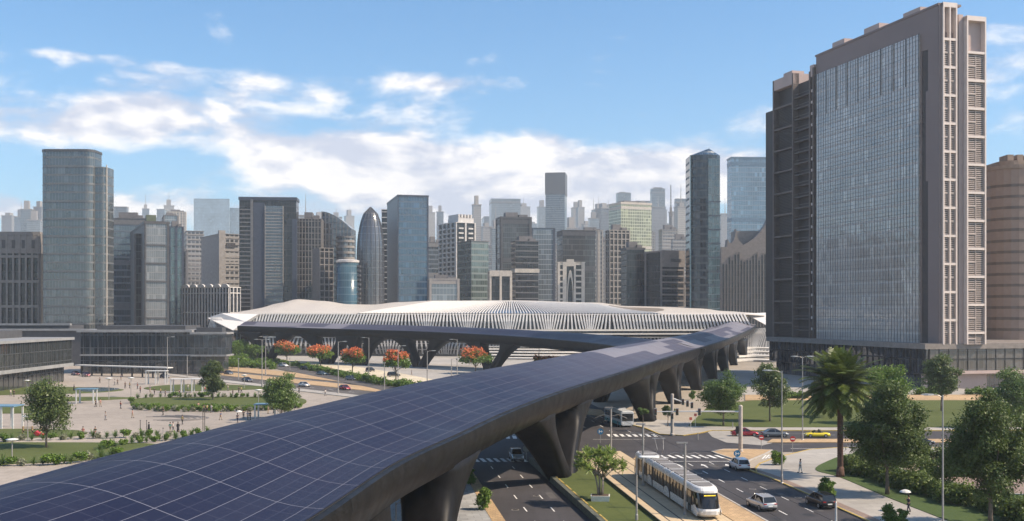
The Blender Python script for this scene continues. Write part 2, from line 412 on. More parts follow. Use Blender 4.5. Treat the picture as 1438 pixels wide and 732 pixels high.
ground('station_forecourt', GP([(330,496),(452,514),(600,546),(760,575),(850,560),(900,520),(850,503),(330,492)]), .012, M_conc)
slab('planted_verge', GP([(322,492),(330,498),(381,506),(452,520),(520,535),(600,552),(606,547),(520,529),(452,515),(400,507),(345,490)]), -.03, .2, M_grass)
ground('station_pavement', GP([(330,492),(1090,503),(1090,488),(330,487)]), .016, M_conc)
# crossing area and the two roads running to it
ground('crossing_road', [(-34,162),(-30,215),(-8,215),(5,204),(40,204),(60,201),(60,171),(40,168),(14,157),(-10,157)], .010, M_asph)
ground('sunken_road', [WT(14.4,20),WT(23.6,20),WT(23.6,162),WT(14.0,162)], .018, M_asph)
ground('boulevard_road', [UT(38.8,20),UT(49.3,20),UT(49.3,166),UT(38.8,172)], .018, M_asph)
ground('far_boulevard_road', [UT(36,185),UT(46.5,205),UT(46.5,330),UT(36,330)], .014, M_asph)
ground('cross_street', [(38,171),(420,171),(420,180),(38,180)], .014, M_asph)
ground('far_cross_street', [(38,184.8),(420,184.8),(420,198),(38,198)], .014, M_asph)
slab('cross_street_median', [(43,180),(420,180),(420,184.8),(45,184.8)], -.03, .14, M_tan)
slab('crossing_pavement', GP([(990,603),(1035,603),(1068,618),(1086,622),(1070,626),(1020,622),(1000,614)]), -.03, .05, M_conc)
# tram corridor
slab('tram_deck', [UT(26.6,20),UT(35.2,20),UT(35.2,169),UT(26.6,168)], -.03, .10, M_tramdeck)
slab('tram_verge', [UT(35.25,20),UT(38.8,20),UT(38.8,160),UT(37,163),UT(35.25,160)], -.03, .16, M_tan)
mb = MB(); band(mb, [UT(38.8,20),UT(38.8,160)], .25, .0, .20); tag(mb.build('tram_verge_kerb', M_kerb), kind='structure')
# median lawn with its low wall towards the sunken road
lawn = [WT(24.2,20),UT(26.5,20),UT(26.5,166),(9.0,164),WT(24.2,155)]
slab('median_lawn', lawn, -.03, .62, M_grass)
# left side of the sunken road
slab('brown_pavement_edge', [WT(13.0,20),WT(14.4,20),WT(14.4,152),WT(13.0,150)], -.03, .16, M_tan)
slab('tiled_pavement', [WT(2.2,20),WT(13.0,20),WT(13.0,150),WT(9,158),WT(2.2,150)], -.03, .13, M_tile)
slab('shaded_lawn', [WT(-22,20),WT(2.2,20),WT(2.2,118),WT(-22,108)], -.03, .16, M_grass2)
slab('far_left_corner_pavement', [(-9,193),(1,193),(5,214),(2,248),(-10,244),(-12,210)], -.03, .14, M_cream)
# pavement between boulevard and the right lawn
kerb_r = [UT(49.3,20),UT(49.3,119),UT(49.3,142),UT(48.5,150),G(1062,664),G(1060,658),G(1066,652),G(1082,646),G(1100,641),G(1137,632),G(1180,629.5),(420,172.5)]
pav_poly = kerb_r[:-1] + [(420,170.8),(420,20)]
slab('boulevard_pavement', [p for p in kerb_r[:-1]] + [(420,170.8),(420,20)], -.03, .13, M_conc)
mb = MB(); band(mb, kerb_r[:-1] + [(420,170.8)], -.28, .0, .17); tag(mb.build('pavement_kerb', M_yellow), kind='structure')
mb = MB(); band(mb, [(p[0]+.5, p[1]) for p in kerb_r[:5]], -1.0, .131, .145); tag(mb.build('tactile_pavement_edge', M_brown), kind='structure')
gr = GP([(1145,661),(1165,648),(1189,640),(1212,638.5),(1240,646),(1438,646),(1640,650),(1900,730),(1700,1000),(1480,790),(1330,733),(1308,724.5),(1241,698),(1180,672)])
gr = spline(gr, 5, True)
slab('park_lawn', gr, .0, .19, M_grass2)
pth = spline(GP([(1255,655),(1290,646),(1330,641),(1440,640),(1600,645),(1640,690),(1500,700),(1440,698),(1380,692),(1320,676),(1275,665)]), 6, True)
slab('park_path', pth, .0, .20, M_brown)
mb = MB(); band(mb, pth + [pth[0]], -.35, .19, .32); tag(mb.build('park_path_kerb', M_kerb), kind='structure')
isl = GP([(1001,635),(1018,632),(1050,632),(1083,633),(1074,638),(1047,649),(1030,645),(1008,638)])
slab('traffic_island', isl, -.03, .15, M_tan)
mb = MB(); band(mb, isl + [isl[0]], .3, .0, .17); tag(mb.build('traffic_island_kerb', M_kerb), kind='structure')
# beyond the cross street
corner = GP([(881,596),(888,598),(905,602),(925,610.5),(960,612.5),(985,609),(1000,605.5)])
slab('corner_pavement', corner + [(45,198.3),(420,198.3),(420,203.4),(46,203.4),G(925,590),G(900,585)], -.03, .13, M_conc)
mb = MB(); band(mb, corner + [(45,198.2),(420,198.2)], .3, .0, .16); tag(mb.build('corner_kerb', M_yellow), kind='structure')
slab('tower_lawn', [(34,206),(46,203.8),(420,203.8),(420,266),(60,266),(46,250)], .0, .17, M_grass)
slab('tower_footpath', [(58,266),(420,266),(420,286),(62,284)], .0, .15, M_tan)
slab('tower_forecourt', [(62,284),(420,286),(420,306),(130,306),(93,395),(60,470),(48,380)], .0, .13, M_conc)
# plaza lawns
def oval(cx, cy, rx, ry, n=40, rot=0):
    return [(cx+rx*math.cos(2*PI*i/n)*math.cos(rot)-ry*math.sin(2*PI*i/n)*math.sin(rot), cy+rx*math.cos(2*PI*i/n)*math.sin(rot)+ry*math.sin(2*PI*i/n)*math.cos(rot)) for i in range(n)]
near_lawn = spline(GP([(-60,624),(20,622.5),(90,622.5),(160,623),(220,625),(235,633),(180,642),(100,648),(20,652),(-60,654)]), 5, True)
slab('plaza_lawn', near_lawn, -.02, .16, M_grass)
mid_lawn = spline(GP([(183,566),(195,560),(240,558.5),(300,558),(360,558),(410,559),(430,563),(415,570),(330,574),(260,575),(205,573.5)]), 5, True)
slab('flower_lawn', mid_lawn, -.02, .16, M_grass)
for nm, pl in (('oval_lawn', [(-30,545),(60,543.5),(130,545),(174,548),(120,552.5),(40,554),(-30,555)]),
               ('strip_lawn', [(70,559),(130,558),(188,559),(150,562),(100,563.5),(75,562)]),
               ('edge_lawn', [(-30,572),(20,571),(60,572),(50,580),(-30,580)]),
               ('small_lawn', [(-30,605),(40,603),(118,606),(105,613),(20,615),(-30,614)]),
               ('far_lawn', [(202,545.5),(240,541),(300,540.5),(360,542.5),(378,546),(300,549),(230,549)])):
    slab(nm, spline(GP(pl), 5, True), -.02, .12, M_grass)
M_pool = pm('pool_water', (.10,.16,.19), .08, var=.2, scale=.4)
ground('reflecting_pool_water', spline(GP([(108,545.5),(140,544.5),(168,546.5),(150,550),(118,550.5)]), 5, True), .135, M_pool)
# arc-shaped steps in the plaza floor
stp = pm('dark_step_stone', (.17,.155,.145), .7)
ax, ay = G(205, 588)
for i in range(5):
    pts = [(ax+(7.5+1.25*i)*math.cos(R(a_))*1.0, ay+(3.2+1.0*i)*math.sin(R(a_))) for a_ in range(-70+i*4, 100-i*6, 6)]
    mb = MB(); band(mb, pts, -.42, .0, .08)
    tag(mb.build('arc_step', stp), 'low dark stone step curving across the plaza floor', 'step', 'curved steps in the plaza floor')
# ------------------------------------------------------------------ painted markings
def marks(name, quads, z, m=None):
    mb = MB()
    for q in quads: mb.sheet(q, z)
    return tag(mb.build(name, m or M_white), kind='structure')
def dash(fr, c, y0, y1, wd=.14): return [fr(c-wd/2,y0),fr(c+wd/2,y0),fr(c+wd/2,y1),fr(c-wd/2,y1)]
q = []
for c in (17.55, 20.6):
    for k in range(14): q.append(dash(WT, c, 46+k*8.0+(2.4 if c > 18 else 0)*.0, 48.6+k*8.0))
marks('sunken_road_lane_markings', [p for p in q if p[0][1] < 153], .024)
q = [dash(WT, 14.75, 20, 153, .12), dash(WT, 23.2, 20, 156, .12)]
marks('sunken_road_edge_lines', q[:0] + [dash(WT, 14.75, 150, 154, .12)], .024)
q = []
for c in (42.3, 45.8):
    for k in range(16): q.append(dash(UT, c, 42+k*7.4+(1.6 if c > 44 else 0), 44.6+k*7.4+(1.6 if c > 44 else 0)))
marks('boulevard_lane_markings', [p for p in q if p[0][1] < 156], .024)
q = []
for k in range(9):
    x = 14.9 + k*1.02; q.append([WT(x,157.2),WT(x+.55,157.2),WT(x+.35,161.0),WT(x-.2,161.0)])
marks('near_zebra_crossing', q, .024)
q = []
for k in range(9):
    x = 39.2+k*1.22; q.append([UT(x,161.2),UT(x+.55,161.2),UT(x+.3,164.6),UT(x-.25,164.6)])
marks('boulevard_zebra_crossing', q, .024)
q = []
for k in range(8):
    x = 17.2 + k*1.15; q.append([(x,189.2),(x+.62,189.2),(x+.45,193.0),(x-.17,193.0)])
marks('far_zebra_crossing', q, .024)
q = []
for k in range(6):
    x = -4.6 + k*1.2; q.append([(x,186.0),(x+.7,186.0),(x+.5,190.6),(x-.2,190.6)])
q.append([(-5,192.2),(4,192.2),(4,192.7),(-5,192.7)])
marks('left_zebra_crossing', q, .024)
q = [[(14,184.9),(23,184.9),(23,185.1),(14,185.1)], [UT(39.2,157.6),UT(49,157.6),UT(49,157.85),UT(39.2,157.85)],
     [(55,175.4),(80,175.4),(80,175.55),(55,175.55)], [(90,175.4),(110,175.4),(110,175.55),(90,175.55)], [(52,191.6),(58,191.6),(58,191.75),(52,191.75)],
     [(45,172.4),(62,172.4),(62,172.6),(45,172.6)]]
# lane arrows before the crossing
for c in (40.5, 44, 47.5):
    q.append(dash(UT, c, 151.5, 153.4, .22)); q.append([UT(c-.45,153.4),UT(c+.45,153.4),UT(c,154.9)])
q.append([G(1047,650.5),G(1049.5,650),G(1072,638.6),G(1069.5,638.6)]); q.append([G(1046,650.5),G(1044,651),G(1004,637.6),G(1006,637)])
for k in range(4):
    q.append(dash(UT, 39.4, 196+k*9, 199+k*9, .15)); q.append(dash(UT, 42.8, 196+k*9, 199+k*9, .15))
marks('stop_lines_and_arrows', q, .030)
q = []
for k in range(5):
    x0 = 1069+k*4.6; q.append([G(x0,645.4-k*.9), G(x0+2.6,645-k*.9), G(x0+8,639.3-k*.6), G(x0+5.4,639.5-k*.6)])
marks('chevron_markings', q, .026)
q = []
for o, s1 in ((11.6, 150), (28.8, 120)):
    for k in range(30):
        s = -200 + k*11
        if s < s1: q.append([HW(s,o-.08),HW(s+3,o-.08),HW(s+3,o+.08),HW(s,o+.08)])
marks('highway_lane_markings', q, .020)
# striped road section between island and lawn corner
q = []
for k in range(7):
    x = 35.0+k*1.5; q.append([(x,183.6),(x+.8,183.6),(x+1.6,171),(x+.8,171)])
# ------------------------------------------------------------------ rails
railm = pm('steel_rail', (.10,.09,.085), .45, .6); groove = pm('rail_groove', (.05,.045,.04), .8)
for c, lb in ((29.3, 'empty tram track set in paving next to the median lawn'), (33.0, 'tram track under the white tram')):
    t = thing('tram_track', lb, 'tram track', (UT(c,20)[0], 20, .1))
    for s in (-.72, .72):
        a = Vector((*UT(c+s,20),0)) - Vector((UT(c,20)[0],20,0)); 
        mb = MB(); x0 = UT(c+s,20)[0]-UT(c,20)[0]; x1 = UT(c+s,168)[0]-UT(c,20)[0]
        mb.prism([(x0-.07,0),(x0+.07,0),(x1+.07,148),(x1-.07,148)], 0, .012, bottom=False); mb.build('rail', groove, t)
# low walls
capm = M_yellow
t = thing('retaining_wall', 'low dark wall with yellow painted edge between sunken road and median lawn', 'wall', (0,0,0))
darkconc = pm('dark_wall_concrete', (.10,.105,.08), .8, var=.3, scale=1.2)
mb = MB(); mb.prism([WT(23.6,20),WT(24.15,20),WT(24.15,156),WT(23.6,157)], 0, .82); mb.build('wall_panel', darkconc, t)
mb = MB()
for k in range(28):
    mb.prism([WT(24.16,22+k*4.8),WT(24.36,22+k*4.8),WT(24.36,25.6+k*4.8),WT(24.16,25.6+k*4.8)], .6, .86)
mb.build('painted_edge', M_yellow, t)
t = thing('lattice_fence', 'low dark lattice fence along the edge of the tram deck', 'fence', (0,0,0))
fm = pm('dark_fence_metal', (.035,.045,.03), .5, .3)
mb = MB(); mb.prism([UT(26.5,20),UT(26.6,20),UT(26.6,160),UT(26.5,160)], 0, .95)
mb.build('panel', fm, t)
mb = MB(); lm = pm('fence_leaf_green', (.08,.13,.04), .7)
for k in range(150):
    y = 22+k*.92
    a = UT(26.42,y); b = UT(26.42,y+.5); mb.quad((a[0],a[1],.25),(b[0],b[1],.25),(b[0],b[1]+.2,.85),(a[0],a[1]+.2,.85)) if k % 2 == 0 else mb.quad((a[0],a[1],.85),(b[0],b[1],.85),(b[0],b[1]+.2,.25),(a[0],a[1]+.2,.25))
mb.build('lattice', lm, t)

# ------------------------------------------------------------------ wear of the roads: tar patches and manhole covers
M_patch = pm('tar_patch', (.030,.029,.031), .7, var=.3, scale=1.2); M_patch2 = pm('pale_patch', (.085,.080,.078), .85, var=.25, scale=1)
rgp = random.Random(21); mbp = [MB(), MB()]
for k in range(26):
    fr, lo, hi = rgp.choice(((UT,39.4,48.4),(UT,39.4,48.4),(WT,15,22.6)))
    c = rgp.uniform(lo,hi-1); y = rgp.uniform(95,158); a_ = rgp.uniform(.5,1.3); l_ = rgp.uniform(1.2,7)
    mbp[k % 2].sheet([fr(c,y),fr(c+a_,y+rgp.uniform(-.1,.1)),fr(c+a_,y+l_),fr(c,y+l_)], .0195+.0001*k)
for k in range(12):
    x = rgp.uniform(-5,120); y = rgp.choice((rgp.uniform(172,178), rgp.uniform(187,196)))
    mbp[k % 2].sheet([(x,y),(x+rgp.uniform(2,8),y),(x+rgp.uniform(2,8),y+.9),(x,y+1)], .0155+.0001*k)
for m_, mm, nm_ in ((mbp[0], M_patch, 'tar_patches'), (mbp[1], M_patch2, 'pale_asphalt_patches')): tag(m_.build(nm_, mm), kind='structure')
covm = pm('cast_iron', (.035,.033,.032), .5, .5)
for i, (u_, y_) in enumerate(((40.9,121),(44.2,133),(47.6,127),(41.2,146),(20.2,128),(16.4,119))):
    fr = UT if u_ > 30 else WT; x_, yy_ = fr(u_, y_); t = thing('manhole_cover', 'round iron manhole cover in the road asphalt', 'manhole cover', (x_, yy_, .021), 0, 'manhole covers in the roads')
    MB().lathe([(.36,0),(.36,.006),(.30,.008)], k=18).build('lid', covm, t); MB().lathe([(.43,0),(.43,.004),(.36,.005)], k=18).build('rim', M_kerb, t)
# ------------------------------------------------------------------ solar viaduct
def solar_mat():
    m, nt, b = new_mat('solar_panels'); L = nt.links
    uv = nt.nodes.new('ShaderNodeUVMap').outputs[0]
    sp = nt.nodes.new('ShaderNodeSeparateXYZ'); L.new(uv, sp.inputs[0])
    u, v = sp.outputs[0], sp.outputs[1]     # u: metres along, v: metres across
    bow = math_(nt, 'MULTIPLY', math_(nt, 'MULTIPLY', v, v), .0)
    uu = math_(nt, 'DIVIDE', math_(nt, 'ADD', u, bow), 7.2); vv = math_(nt, 'DIVIDE', math_(nt, 'ADD', v, 10.2), 1.5)
    def line(x, wd):
        f = math_(nt, 'FRACT', x); f = math_(nt, 'MINIMUM', f, math_(nt, 'SUBTRACT', 1.0, f)); return math_(nt, 'LESS_THAN', f, wd)
    big = math_(nt, 'MAXIMUM', line(uu, .0055), line(vv, .011))
    fine = math_(nt, 'MAXIMUM', line(math_(nt, 'MULTIPLY', uu, 4), .014), line(math_(nt, 'MULTIPLY', vv, 2), .022))
    cell = nt.nodes.new('ShaderNodeCombineXYZ'); L.new(math_(nt, 'FLOOR', uu), cell.inputs[0]); L.new(math_(nt, 'FLOOR', vv), cell.inputs[1])
    wn = nt.nodes.new('ShaderNodeTexWhiteNoise'); L.new(cell.outputs[0], wn.inputs['Vector'])
    nz = noise(nt, uv, .09, 4, .6)
    base = mixc(nt, maprange(nt, nz, .3, .7, 0, 1), (.008,.008,.024), (.016,.017,.040))
    base = mixc(nt, math_(nt, 'MULTIPLY', wn.outputs[0], .22), base, (.034,.036,.06))
    far = maprange(nt, u, 120, 230, 0, .55)     # sky sheen on the distant roof, painted as a purple-grey base
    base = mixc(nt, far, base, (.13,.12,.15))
    # areas where bare roof sheet replaces the panels
    blk = nt.nodes.new('ShaderNodeCombineXYZ'); L.new(math_(nt, 'MULTIPLY', math_(nt, 'FLOOR', math_(nt, 'MULTIPLY', uu, .5)), .23), blk.inputs[0]); L.new(math_(nt, 'MULTIPLY', math_(nt, 'FLOOR', math_(nt, 'DIVIDE', vv, 2)), .35), blk.inputs[1])
    bn_ = noise(nt, blk.outputs[0], 1.7, 1)
    bare = math_(nt, 'MULTIPLY', math_(nt, 'GREATER_THAN', bn_, .50), math_(nt, 'GREATER_THAN', u, 205))
    col = mixc(nt, math_(nt, 'MULTIPLY', fine, .30), base, (.10,.105,.15))
    col = mixc(nt, math_(nt, 'MULTIPLY', big, .72), col, (.19,.19,.225))
    col = mixc(nt, bare, col, (.19,.18,.205))
    L.new(col, b.inputs['Base Color']); b.inputs['IOR'].default_value = 1.16
    L.new(maprange(nt, nz, .3, .7, .36, .48), b.inputs['Roughness'])
    bp = nt.nodes.new('ShaderNodeBump'); bp.inputs['Strength'].default_value = .25; bp.inputs['Distance'].default_value = .04
    L.new(math_(nt, 'SUBTRACT', 1.0, big), bp.inputs['Height']); L.new(bp.outputs[0], b.inputs['Normal'])
    return m
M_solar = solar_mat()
M_deck = pm('bronze_deck_cladding', (.0105,.0098,.0105), .5, .0, var=.12, scale=.05, ior=1.25)
def streaks(m, k=.5):
    nt = m.node_tree; b = nt.nodes['Principled BSDF']; src = b.inputs['Base Color'].links[0].from_socket
    tc = nt.nodes.new('ShaderNodeTexCoord').outputs['Object']; mp = nt.nodes.new('ShaderNodeMapping'); mp.inputs['Scale'].default_value = (1, 1, .08); nt.links.new(tc, mp.inputs[0])
    f = maprange(nt, noise(nt, mp.outputs[0], .9, 5, .7), .35, .75, 1-k, 1+k)
    mul = nt.nodes.new('ShaderNodeVectorMath'); mul.operation = 'SCALE'; nt.links.new(src, mul.inputs[0]); nt.links.new(f, mul.inputs['Scale']); nt.links.new(mul.outputs[0], b.inputs['Base Color'])
streaks(M_deck)
M_gap = pm('dark_gutter', (.02,.02,.022), .5)

M_gap0 = pm('cladding_joint', (.006,.006,.006), .6)
def deck(root, cl, hw, zoff=None, bank=0.0, crown=1.25, depth=3.9, cap_ends=True):
    """cl: list of (x, y, z) centre line samples of the top edge level"""
    pts = [Vector(p) for p in cl]; n = len(pts); s = 0; U = [0]
    for i in range(1, n): s += (pts[i]-pts[i-1]).length; U.append(s)
    V, Fc, UV = [], [], []
    prof_t = [-1+2*k/24 for k in range(25)]
    rings = []; lips = []; gut = []
    for i, p in enumerate(pts):
        d = (pts[min(i+1,n-1)] - pts[max(i-1,0)]); d.z = 0; d.normalize(); r = Vector((d.y, -d.x, 0))
        h = hw(U[i]) if callable(hw) else hw; hi = h - .38
        row = []
        for t in prof_t:
            x = t*hi; z = crown*(.5+.5*math.cos(PI*t)) + bank*x
            row.append((p + r*x + Vector((0,0,z+.12)), U[i], x))
        rings.append(row)
        def P(x, z): return p + r*x + Vector((0,0,z+bank*x))
        k = h/10.6
        lips.append([P(-h+.3,.02),P(-h,-.06),P(-h-.1,-.7),P(-h+.15,-1.6),P(-h+.7*k,-2.7),P(-h+2.2*k,-3.5),P(-h+4.5*k,-depth),
                     P(h-4.5*k,-depth),P(h-2.2*k,-3.5),P(h-.7*k,-2.7),P(h-.15,-1.6),P(h+.1,-.7),P(h,-.06),P(h-.3,.02)])
        gut.append([P(-h+.46,.05), P(-hi-.02,-.05), P(-hi,.10)] )
    m = len(prof_t)
    for row in rings:
        for q in row: V.append(tuple(q[0]))
    for i in range(n-1):
        for j in range(m-1):
            a = i*m+j; Fc.append((a, a+1, a+m+1, a+m)); 
            for q in (rings[i][j], rings[i][j+1], rings[i+1][j+1], rings[i+1][j]): UV.append((q[1], q[2]))
    me = bpy.data.meshes.new('solar_roof'); me.from_pydata(V, [], Fc); uvl = me.uv_layers.new(name='UVMap')
    for k, q in enumerate(UV): uvl.data[k].uv = q
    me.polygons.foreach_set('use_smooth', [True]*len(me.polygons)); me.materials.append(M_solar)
    o = bpy.data.objects.new('solar_roof', me); C.objects.link(o); o.parent = root
    mb = MB(); mb.loft(lips, closed=True, cap=cap_ends); g = mb.build('girder', M_deck, root, smooth=False)
    for pl in g.data.polygons: pl.use_smooth = True
    mod = g.modifiers.new('e', 'EDGE_SPLIT'); mod.split_angle = R(40)
    nxt = 9.0
    for i, p in enumerate(pts[1:-1], 1):
        if U[i] < nxt: continue
        nxt = U[i]+9.0; d = (pts[i+1]-pts[i-1]); d.z = 0; d.normalize(); rr = []
        for s_ in (-.045, .045):
            ctr = p+Vector((0,0,-1.7)); rr.append([ctr + (q-ctr)*1.0035 + d*s_ for q in lips[i]])
        MB().loft(rr, closed=True, cap=False).build('joint', M_gap0, root)
    mb = MB()   # gutter closes the step between lip and panels
    for sd in (-1, 1):
        rr = []
        for i, p in enumerate(pts):
            d = (pts[min(i+1,n-1)] - pts[max(i-1,0)]); d.z = 0; d.normalize(); r = Vector((d.y, -d.x, 0))
            h = hw(U[i]) if callable(hw) else hw; hi = h-.38
            P = lambda x, z: p + r*x + Vector((0,0,z+bank*x))
            rr.append([P(sd*(h-.285),-.03), P(sd*(hi-.3),-.03), P(sd*(hi-.3),.09), P(sd*(hi+.01),.09), P(sd*(hi+.02),.01), P(sd*(h-.29),.01)])
        mb.loft(rr, closed=True)
    mb.build('gutter', M_gap, root)
    return pts, U

def pier(root, base, d, top_z, sa, sb, depth_z, wbase=1.5, wtop=2.9):
    """two arms splaying along the deck direction d from one foot; each arm flares into the girder"""
    d = Vector((d[0], d[1], 0)).normalized(); r = Vector((d.y, -d.x, 0)); B = Vector((base[0], base[1], 0))
    for s, nm in ((-sa, 'pier_arm'), (sb, 'pier_arm')):
        rings = []; K = 16
        for i in range(15):
            t = i/14; z = -.3 + t*(top_z+.3)
            off = s*(.10 + .90*t**1.25)
            tl = 1.75 + .3*t + (26.0 if sa > 9 else 40.0)*max(0, t-.48)**2.6          # half length along the deck
            tw = wbase + (wtop-wbase)*t**1.5  # half width across
            c = B + d*off + r*(depth_z*t**.8) + Vector((0,0,z))
            rings.append([c + d*(tl*math.copysign(abs(math.cos(2*PI*k/K))**.45, math.cos(2*PI*k/K))) + r*(tw*math.copysign(abs(math.sin(2*PI*k/K))**.45, math.sin(2*PI*k/K))) for k in range(K)])
        MB().loft(rings).build(nm, M_deck, root, smooth=True)

main = spline([(-27,5,12),(-24,25,12),(-20.2,50,12),(-17.8,72,12),(-14.3,90,12),(-10.4,110,12),(-3.2,140,12),(8.6,182,12),(24,238,12),(40,294,12),(65.5,383,12.1),(87,460,12.6),(101,505,13.6),(113,545,14.8),(120,572,15.6)], 8)
vi = thing('viaduct', 'long dark viaduct with solar panel roof sweeping from the foreground to the station', 'viaduct', (0,0,0))
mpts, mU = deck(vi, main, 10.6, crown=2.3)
def on_main(y):
    for i in range(len(main)-1):
        if main[i][1] <= y <= main[i+1][1]:
            t = (y-main[i][1])/(main[i+1][1]-main[i][1]); a = Vector(main[i]); b = Vector(main[i+1]); return a.lerp(b, t), (b-a)
    return Vector(main[-1]), Vector(main[-1])-Vector(main[-2])
for y, a, b_ in ((34,11,11),(83,15,11),(144,12.5,14),(219,7.5,8),(262,7,7),(308,7,7),(355,7,7),(402,7,7),(450,7,7),(500,7,7)):
    c, d = on_main(y); d_ = Vector((d.x, d.y)).normalized()
    for so_ in (9.4, -9.4): pier(vi, (c.x+d_.y*so_, c.y-d_.x*so_), d, 9.6, a, b_, -2.2 if so_ > 0 else 2.2)
branch = spline([(44,300,11.8),(38,335,12.1),(24,372,12.7),(2,405,13.5),(-32,437,14.4),(-75,465,15.1),(-112,486,15.7),(-122,491,15.9)], 8)
vb = thing('branch_viaduct', 'dark branch viaduct with blue panel roof curving away before the white station', 'viaduct', (0,0,0))
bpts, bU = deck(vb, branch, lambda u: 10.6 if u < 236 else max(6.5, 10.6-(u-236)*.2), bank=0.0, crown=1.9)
for i, (px, y) in enumerate(((427,497),(492,470),(525,455),(584,432),(701,404))):
    x = XA(px, y)
    best = min(range(1, len(branch)-1), key=lambda k: (branch[k][0]-x)**2+(branch[k][1]-y)**2)
    d = Vector(branch[best+1])-Vector(branch[best-1]); c = branch[best]
    d_ = Vector((d.x, d.y)).normalized()
    so_ = -8.5; pier(vb, (c[0]+d_.y*so_, c[1]-d_.x*so_), d, c[2]-2.4, 11 if i != 2 else 7, 11 if i != 2 else 7, 1.8, 1.7, 3.2)

# ------------------------------------------------------------------ station
M_shell = pm('station_white_shell', (.54,.495,.445), .5, var=.06, scale=.03)
M_fin = pm('station_white_fin', (.74,.71,.68), .5, var=.06, scale=.5)
M_sglass = facade_mat('station_glass', (.03,.035,.045), (.1,.1,.1), 3.5, 3, .05, .06, .15, .6)
M_sdark = pm('station_dark_recess', (.045,.042,.045), .6)
M_slabw = pm('station_slab_white', (.66,.62,.56), .6, var=.08)
st = thing('station', 'huge white station with swooping shell roof and rows of leaning white fins', 'station', (0,560,0))
def lerp_tab(tab, x):
    if x <= tab[0][0]: return tab[0][1]
    for (a, b_), (c, d_) in zip(tab, tab[1:]):
        if x <= c:
            t = (x-a)/(c-a); t2 = t*t*(3-2*t); return b_+(d_-b_)*t2
    return tab[-1][1]
EAVE = [(290,449),(312,440.5),(345,441.5),(380,441),(430,441),(700,441),(960,441.5),(1040,441),(1080,443)]
RIDGE = [(290,447),(312,439.5),(330,433),(352,426),(385,420.3),(420,422.5),(470,427.5),(500,428),(540,424.5),(600,422.3),(720,422),(850,425),(900,430),(960,431),(1010,432.5),(1050,437),(1080,440)]
def YF(px): return 552-16*max(0, 1-((px-690)/400)**2)
def base_x(px): return XA(px, 545)
ROOT = Vector((0,560,0))
rows = []; cols = list(range(290, 1081, 8))
for j in range(11):
    t = j/10; row = []
    for px in cols:
        yf = YF(px); wdt = 62*min(1, (px-285)/60+.08, (1086-px)/40+.1)
        ze = ZA(lerp_tab(EAVE, px), yf); zr = ZA(lerp_tab(RIDGE, px), yf+wdt)
        if t <= .7:
            q = t/.7; z = ze + (zr-ze)*(q**.85); y = yf + wdt*q
        else:
            q = (t-.7)/.3; z = zr - (zr-18)*q**1.6; y = yf + wdt + wdt*.9*q
        row.append((XA(px, 545)*(y/545 if t == 0 else yf/545), y-560, z))
    rows.append(row)
mb = MB(); mb.loft(rows, closed=False, cap=False); rf = mb.build('roof_shell', M_shell, st, smooth=True)
sol = rf.modifiers.new('t', 'SOLIDIFY'); sol.thickness = .5; sol.offset = -1
def roof_at(px, q):
    yf = YF(px); wdt = 62*min(1, (px-285)/60+.08, (1086-px)/40+.1)
    ze = ZA(lerp_tab(EAVE, px), yf); zr = ZA(lerp_tab(RIDGE, px), yf+wdt)
    return Vector((XA(px,545)*yf/545, yf+wdt*q-560, ze+(zr-ze)*(q**.85)))
# dark glazed fan in the middle of the roof with converging white ribs
mb = MB(); prow = []
for q in (.0,.12,.25,.4,.55,.7,.85):
    c = 715; half = 215*(1-.5*q) if q < .85 else 60
    prow.append([roof_at(c+half*k/16, q)+Vector((0,0,.30)) for k in range(-16,17)])
mb.loft(prow, closed=False, cap=False); mb.build('roof_glazing', M_sglass, st, smooth=True)
mb = MB()
for k in range(-50, 51):
    pts = []
    for q in (0,.12,.25,.4,.55,.7,.84):
        px = 715 + k*4.2*(1-.52*q)
        pts.append(roof_at(px, q)+Vector((0,0,.32)))
    wd = .2
    for a, b_ in zip(pts, pts[1:]):
        mb.hexa([a+Vector((-wd,0,0)),a+Vector((wd,0,0)),b_+Vector((wd*.8,0,0)),b_+Vector((-wd*.8,0,0))],[a+Vector((-wd,0,.3)),a+Vector((wd,0,.3)),b_+Vector((wd*.8,0,.3)),b_+Vector((-wd*.8,0,.3))])
mb.build('roof_rib', M_fin, st)
# second, smaller recessed lens on the right of the roof
mb = MB(); prow = []
for q in (.28,.45,.6,.75):
    prow.append([roof_at(905+ (k-8)*5.2*math.sin(PI*(q-.1)), q+ (k-8)*-.004)+Vector((0,0,.12)) for k in range(17)])
mb.loft(prow, closed=False, cap=False); mb.build('roof_lens', pm('roof_lens_bronze', (.24,.20,.16), .4, var=.2, scale=.15), st, smooth=True)
